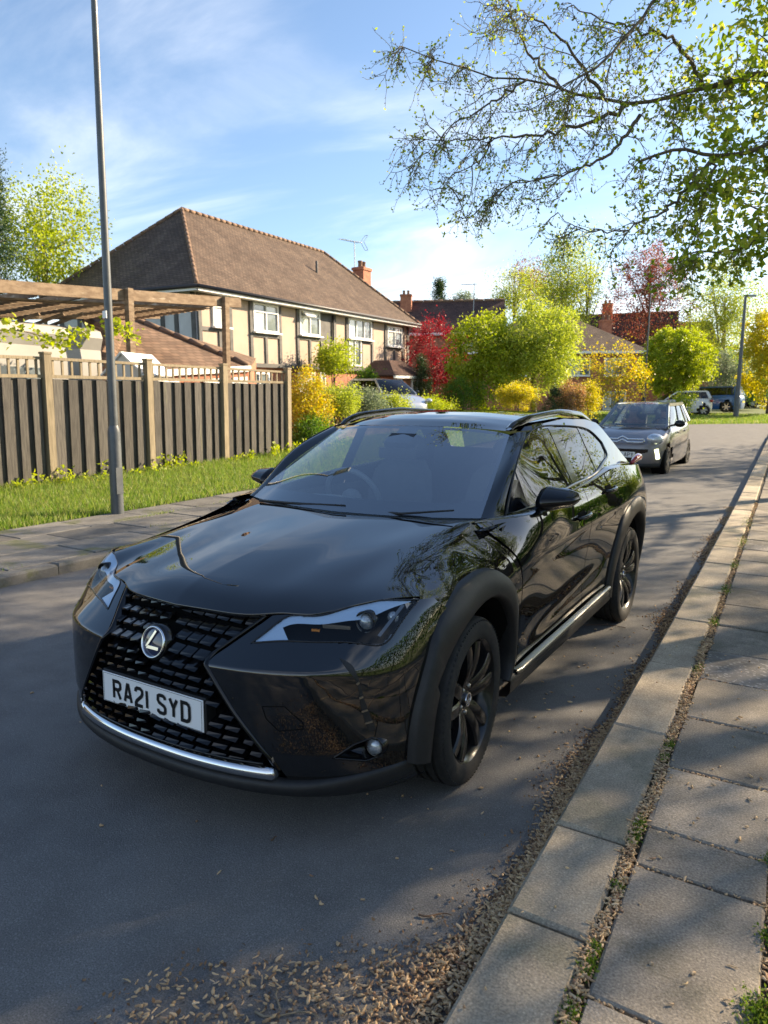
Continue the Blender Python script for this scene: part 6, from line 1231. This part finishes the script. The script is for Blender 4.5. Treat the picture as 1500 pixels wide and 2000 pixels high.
for _ in range(1): m_ = 420; yy = rng.uniform(-1.2, 3.5, m_); P2.append(np.c_[kx(yy)+.655+rng.normal(0, .009, m_), yy, np.full(m_, .096)])
m_ = 130; yy = rng.uniform(-2, 2, m_); P2.append(np.c_[kx(yy)+rng.uniform(0, .9, m_), yy, np.full(m_, .104)])
P2 = np.vstack(P2); P2[:, 2] += gz(0, P2[:, 1])
tag(wormmesh('catkin_litter', worms(np.vstack([P, P2]), .017, .0031), M_CATK), 'tan catkins lodged in the joints of the kerb and paving slabs', 'catkins', kind='stuff')
n = 220; y = rng.uniform(-2.3, 3, n); x = rng.uniform(-1.6, 1.25, n)**1.0; x = np.where(rng.uniform(size=n) < .75, kx(y)-rng.gamma(2, .16, n), x); P = np.c_[x, y, gz(x, y)+.003]
tag(wormmesh('road_litter', worms(P, .018, .0035), M_CATK), 'odd catkins scattered over the asphalt in front of the suv', 'litter', kind='stuff')
# leaf crumbs and bits of soil under the catkins
n = 13000; y = rng.uniform(-2.1, 8, n); x = kx(y)-np.abs(rng.normal(0, 1, n))*np.maximum(gutter_w(y), .03)*.75-np.clip((-.85-y)/.55, 0, 1)*rng.uniform(0, 1, n)**2.0*.8; C = np.c_[x, y, gz(x, y)+.004+rng.uniform(0, .008, n)]
M_CRUMB = leafmat('leaf_crumb', [(.14,.085,.05),(.24,.15,.085),(.32,.20,.11),(.10,.06,.035)], .05, .9)
tag(quads('leaf_crumbs', leafquads(C, .014, rng, .6, droop=0, fold=.1), M_CRUMB), 'brown leaf crumbs under the catkins in the gutter', 'litter', kind='stuff')
# twigs lying about
for k, (px, py, dx, dy, L_, lab) in enumerate([(560,1985,.9,.3,.16,'forked pale twig on the asphalt at the bottom edge'),(850,1790,1,.4,.10,'dry twig sticking out of the catkin drift'),(1160,1222,1,.1,.42,'long thin twig lying beside the rear wheel'),(535,1640,.2,1,.03,'tiny dark twig on the asphalt before the bumper')]):
    p = ground(px, py); d = np.array([dx, dy, 0.])/math.hypot(dx, dy); t = np.linspace(-.5, .5, 7)[:, None]; o = empty('twig', p); tag(o, lab, 'twig'); B().tube(d*L_*t+np.array([-d[1], d[0], 0])*.12*L_*np.sin(t*5)+np.array([0,0,.006]), np.linspace(.0035, .0015, 7) if L_ < .3 else .0022, 5).build('stem', M_TWIG if k else M_POSTW, o)
    if k == 0: B().tube(np.array([[-.02,0,.006],[-.06,.03,.008],[-.07,.05,.01]]), .0022, 5).build('side_twig', M_POSTW, o)
# moss and small weeds in the joints
C = []
for y0, s_, n_ in [(-1.03,.03,260),(-.86,.02,140),(-.80,.025,170),(-.13,.03,300),(-.22,.02,120),(.42,.02,120),(.55,.025,150),(-.50,.015,80),(1.6,.04,160),(2.6,.05,220),(3.6,.08,260),(4.6,.1,260),(5.8,.2,300),(7.2,.3,320)]: yy = rng.normal(y0, s_, n_); C.append(np.c_[kx(yy)+.252+rng.normal(0, .010+.1*s_*(y0 > 2), n_), yy, gz(0, yy)+.092+rng.uniform(0, .012, n_)])
for y0, x0, s_, n_ in [(-.80,.655,.035,900),(-.12,.66,.02,120),(-.5,.655,.02,120),(1.0,.655,.02,100)]: yy = rng.normal(y0, s_, n_); C.append(np.c_[kx(yy)+x0+rng.normal(0, s_*.8, n_), yy, .098+rng.uniform(0, .014, n_)])
C = np.vstack(C); tag(quads('moss', leafquads(C, .011, rng, .5, droop=-.8), leafmat('moss', [(.06,.12,.015),(.12,.2,.02),(.2,.26,.04)], .3)), 'green moss and seedlings in the paving joints', 'moss', kind='stuff')
C = []
for k in range(60): yy = rng.uniform(-2, 12); m_ = rng.integers(10, 50); xx = lx(yy)-rng.choice([.16,.77,1.38,1.98]); q = rng.normal(yy, .15, m_); C.append(np.c_[xx+rng.normal(0, .012, m_)+(np.array([lx(v) for v in q])-lx(yy)), q, gz(0, q)+.10])
C = np.vstack(C); tag(tris_mesh('joint_grass', blades(C, .035, .006, .5), M_GRASS), 'thin grass growing in the joints of the left pavement', 'grass', kind='stuff')
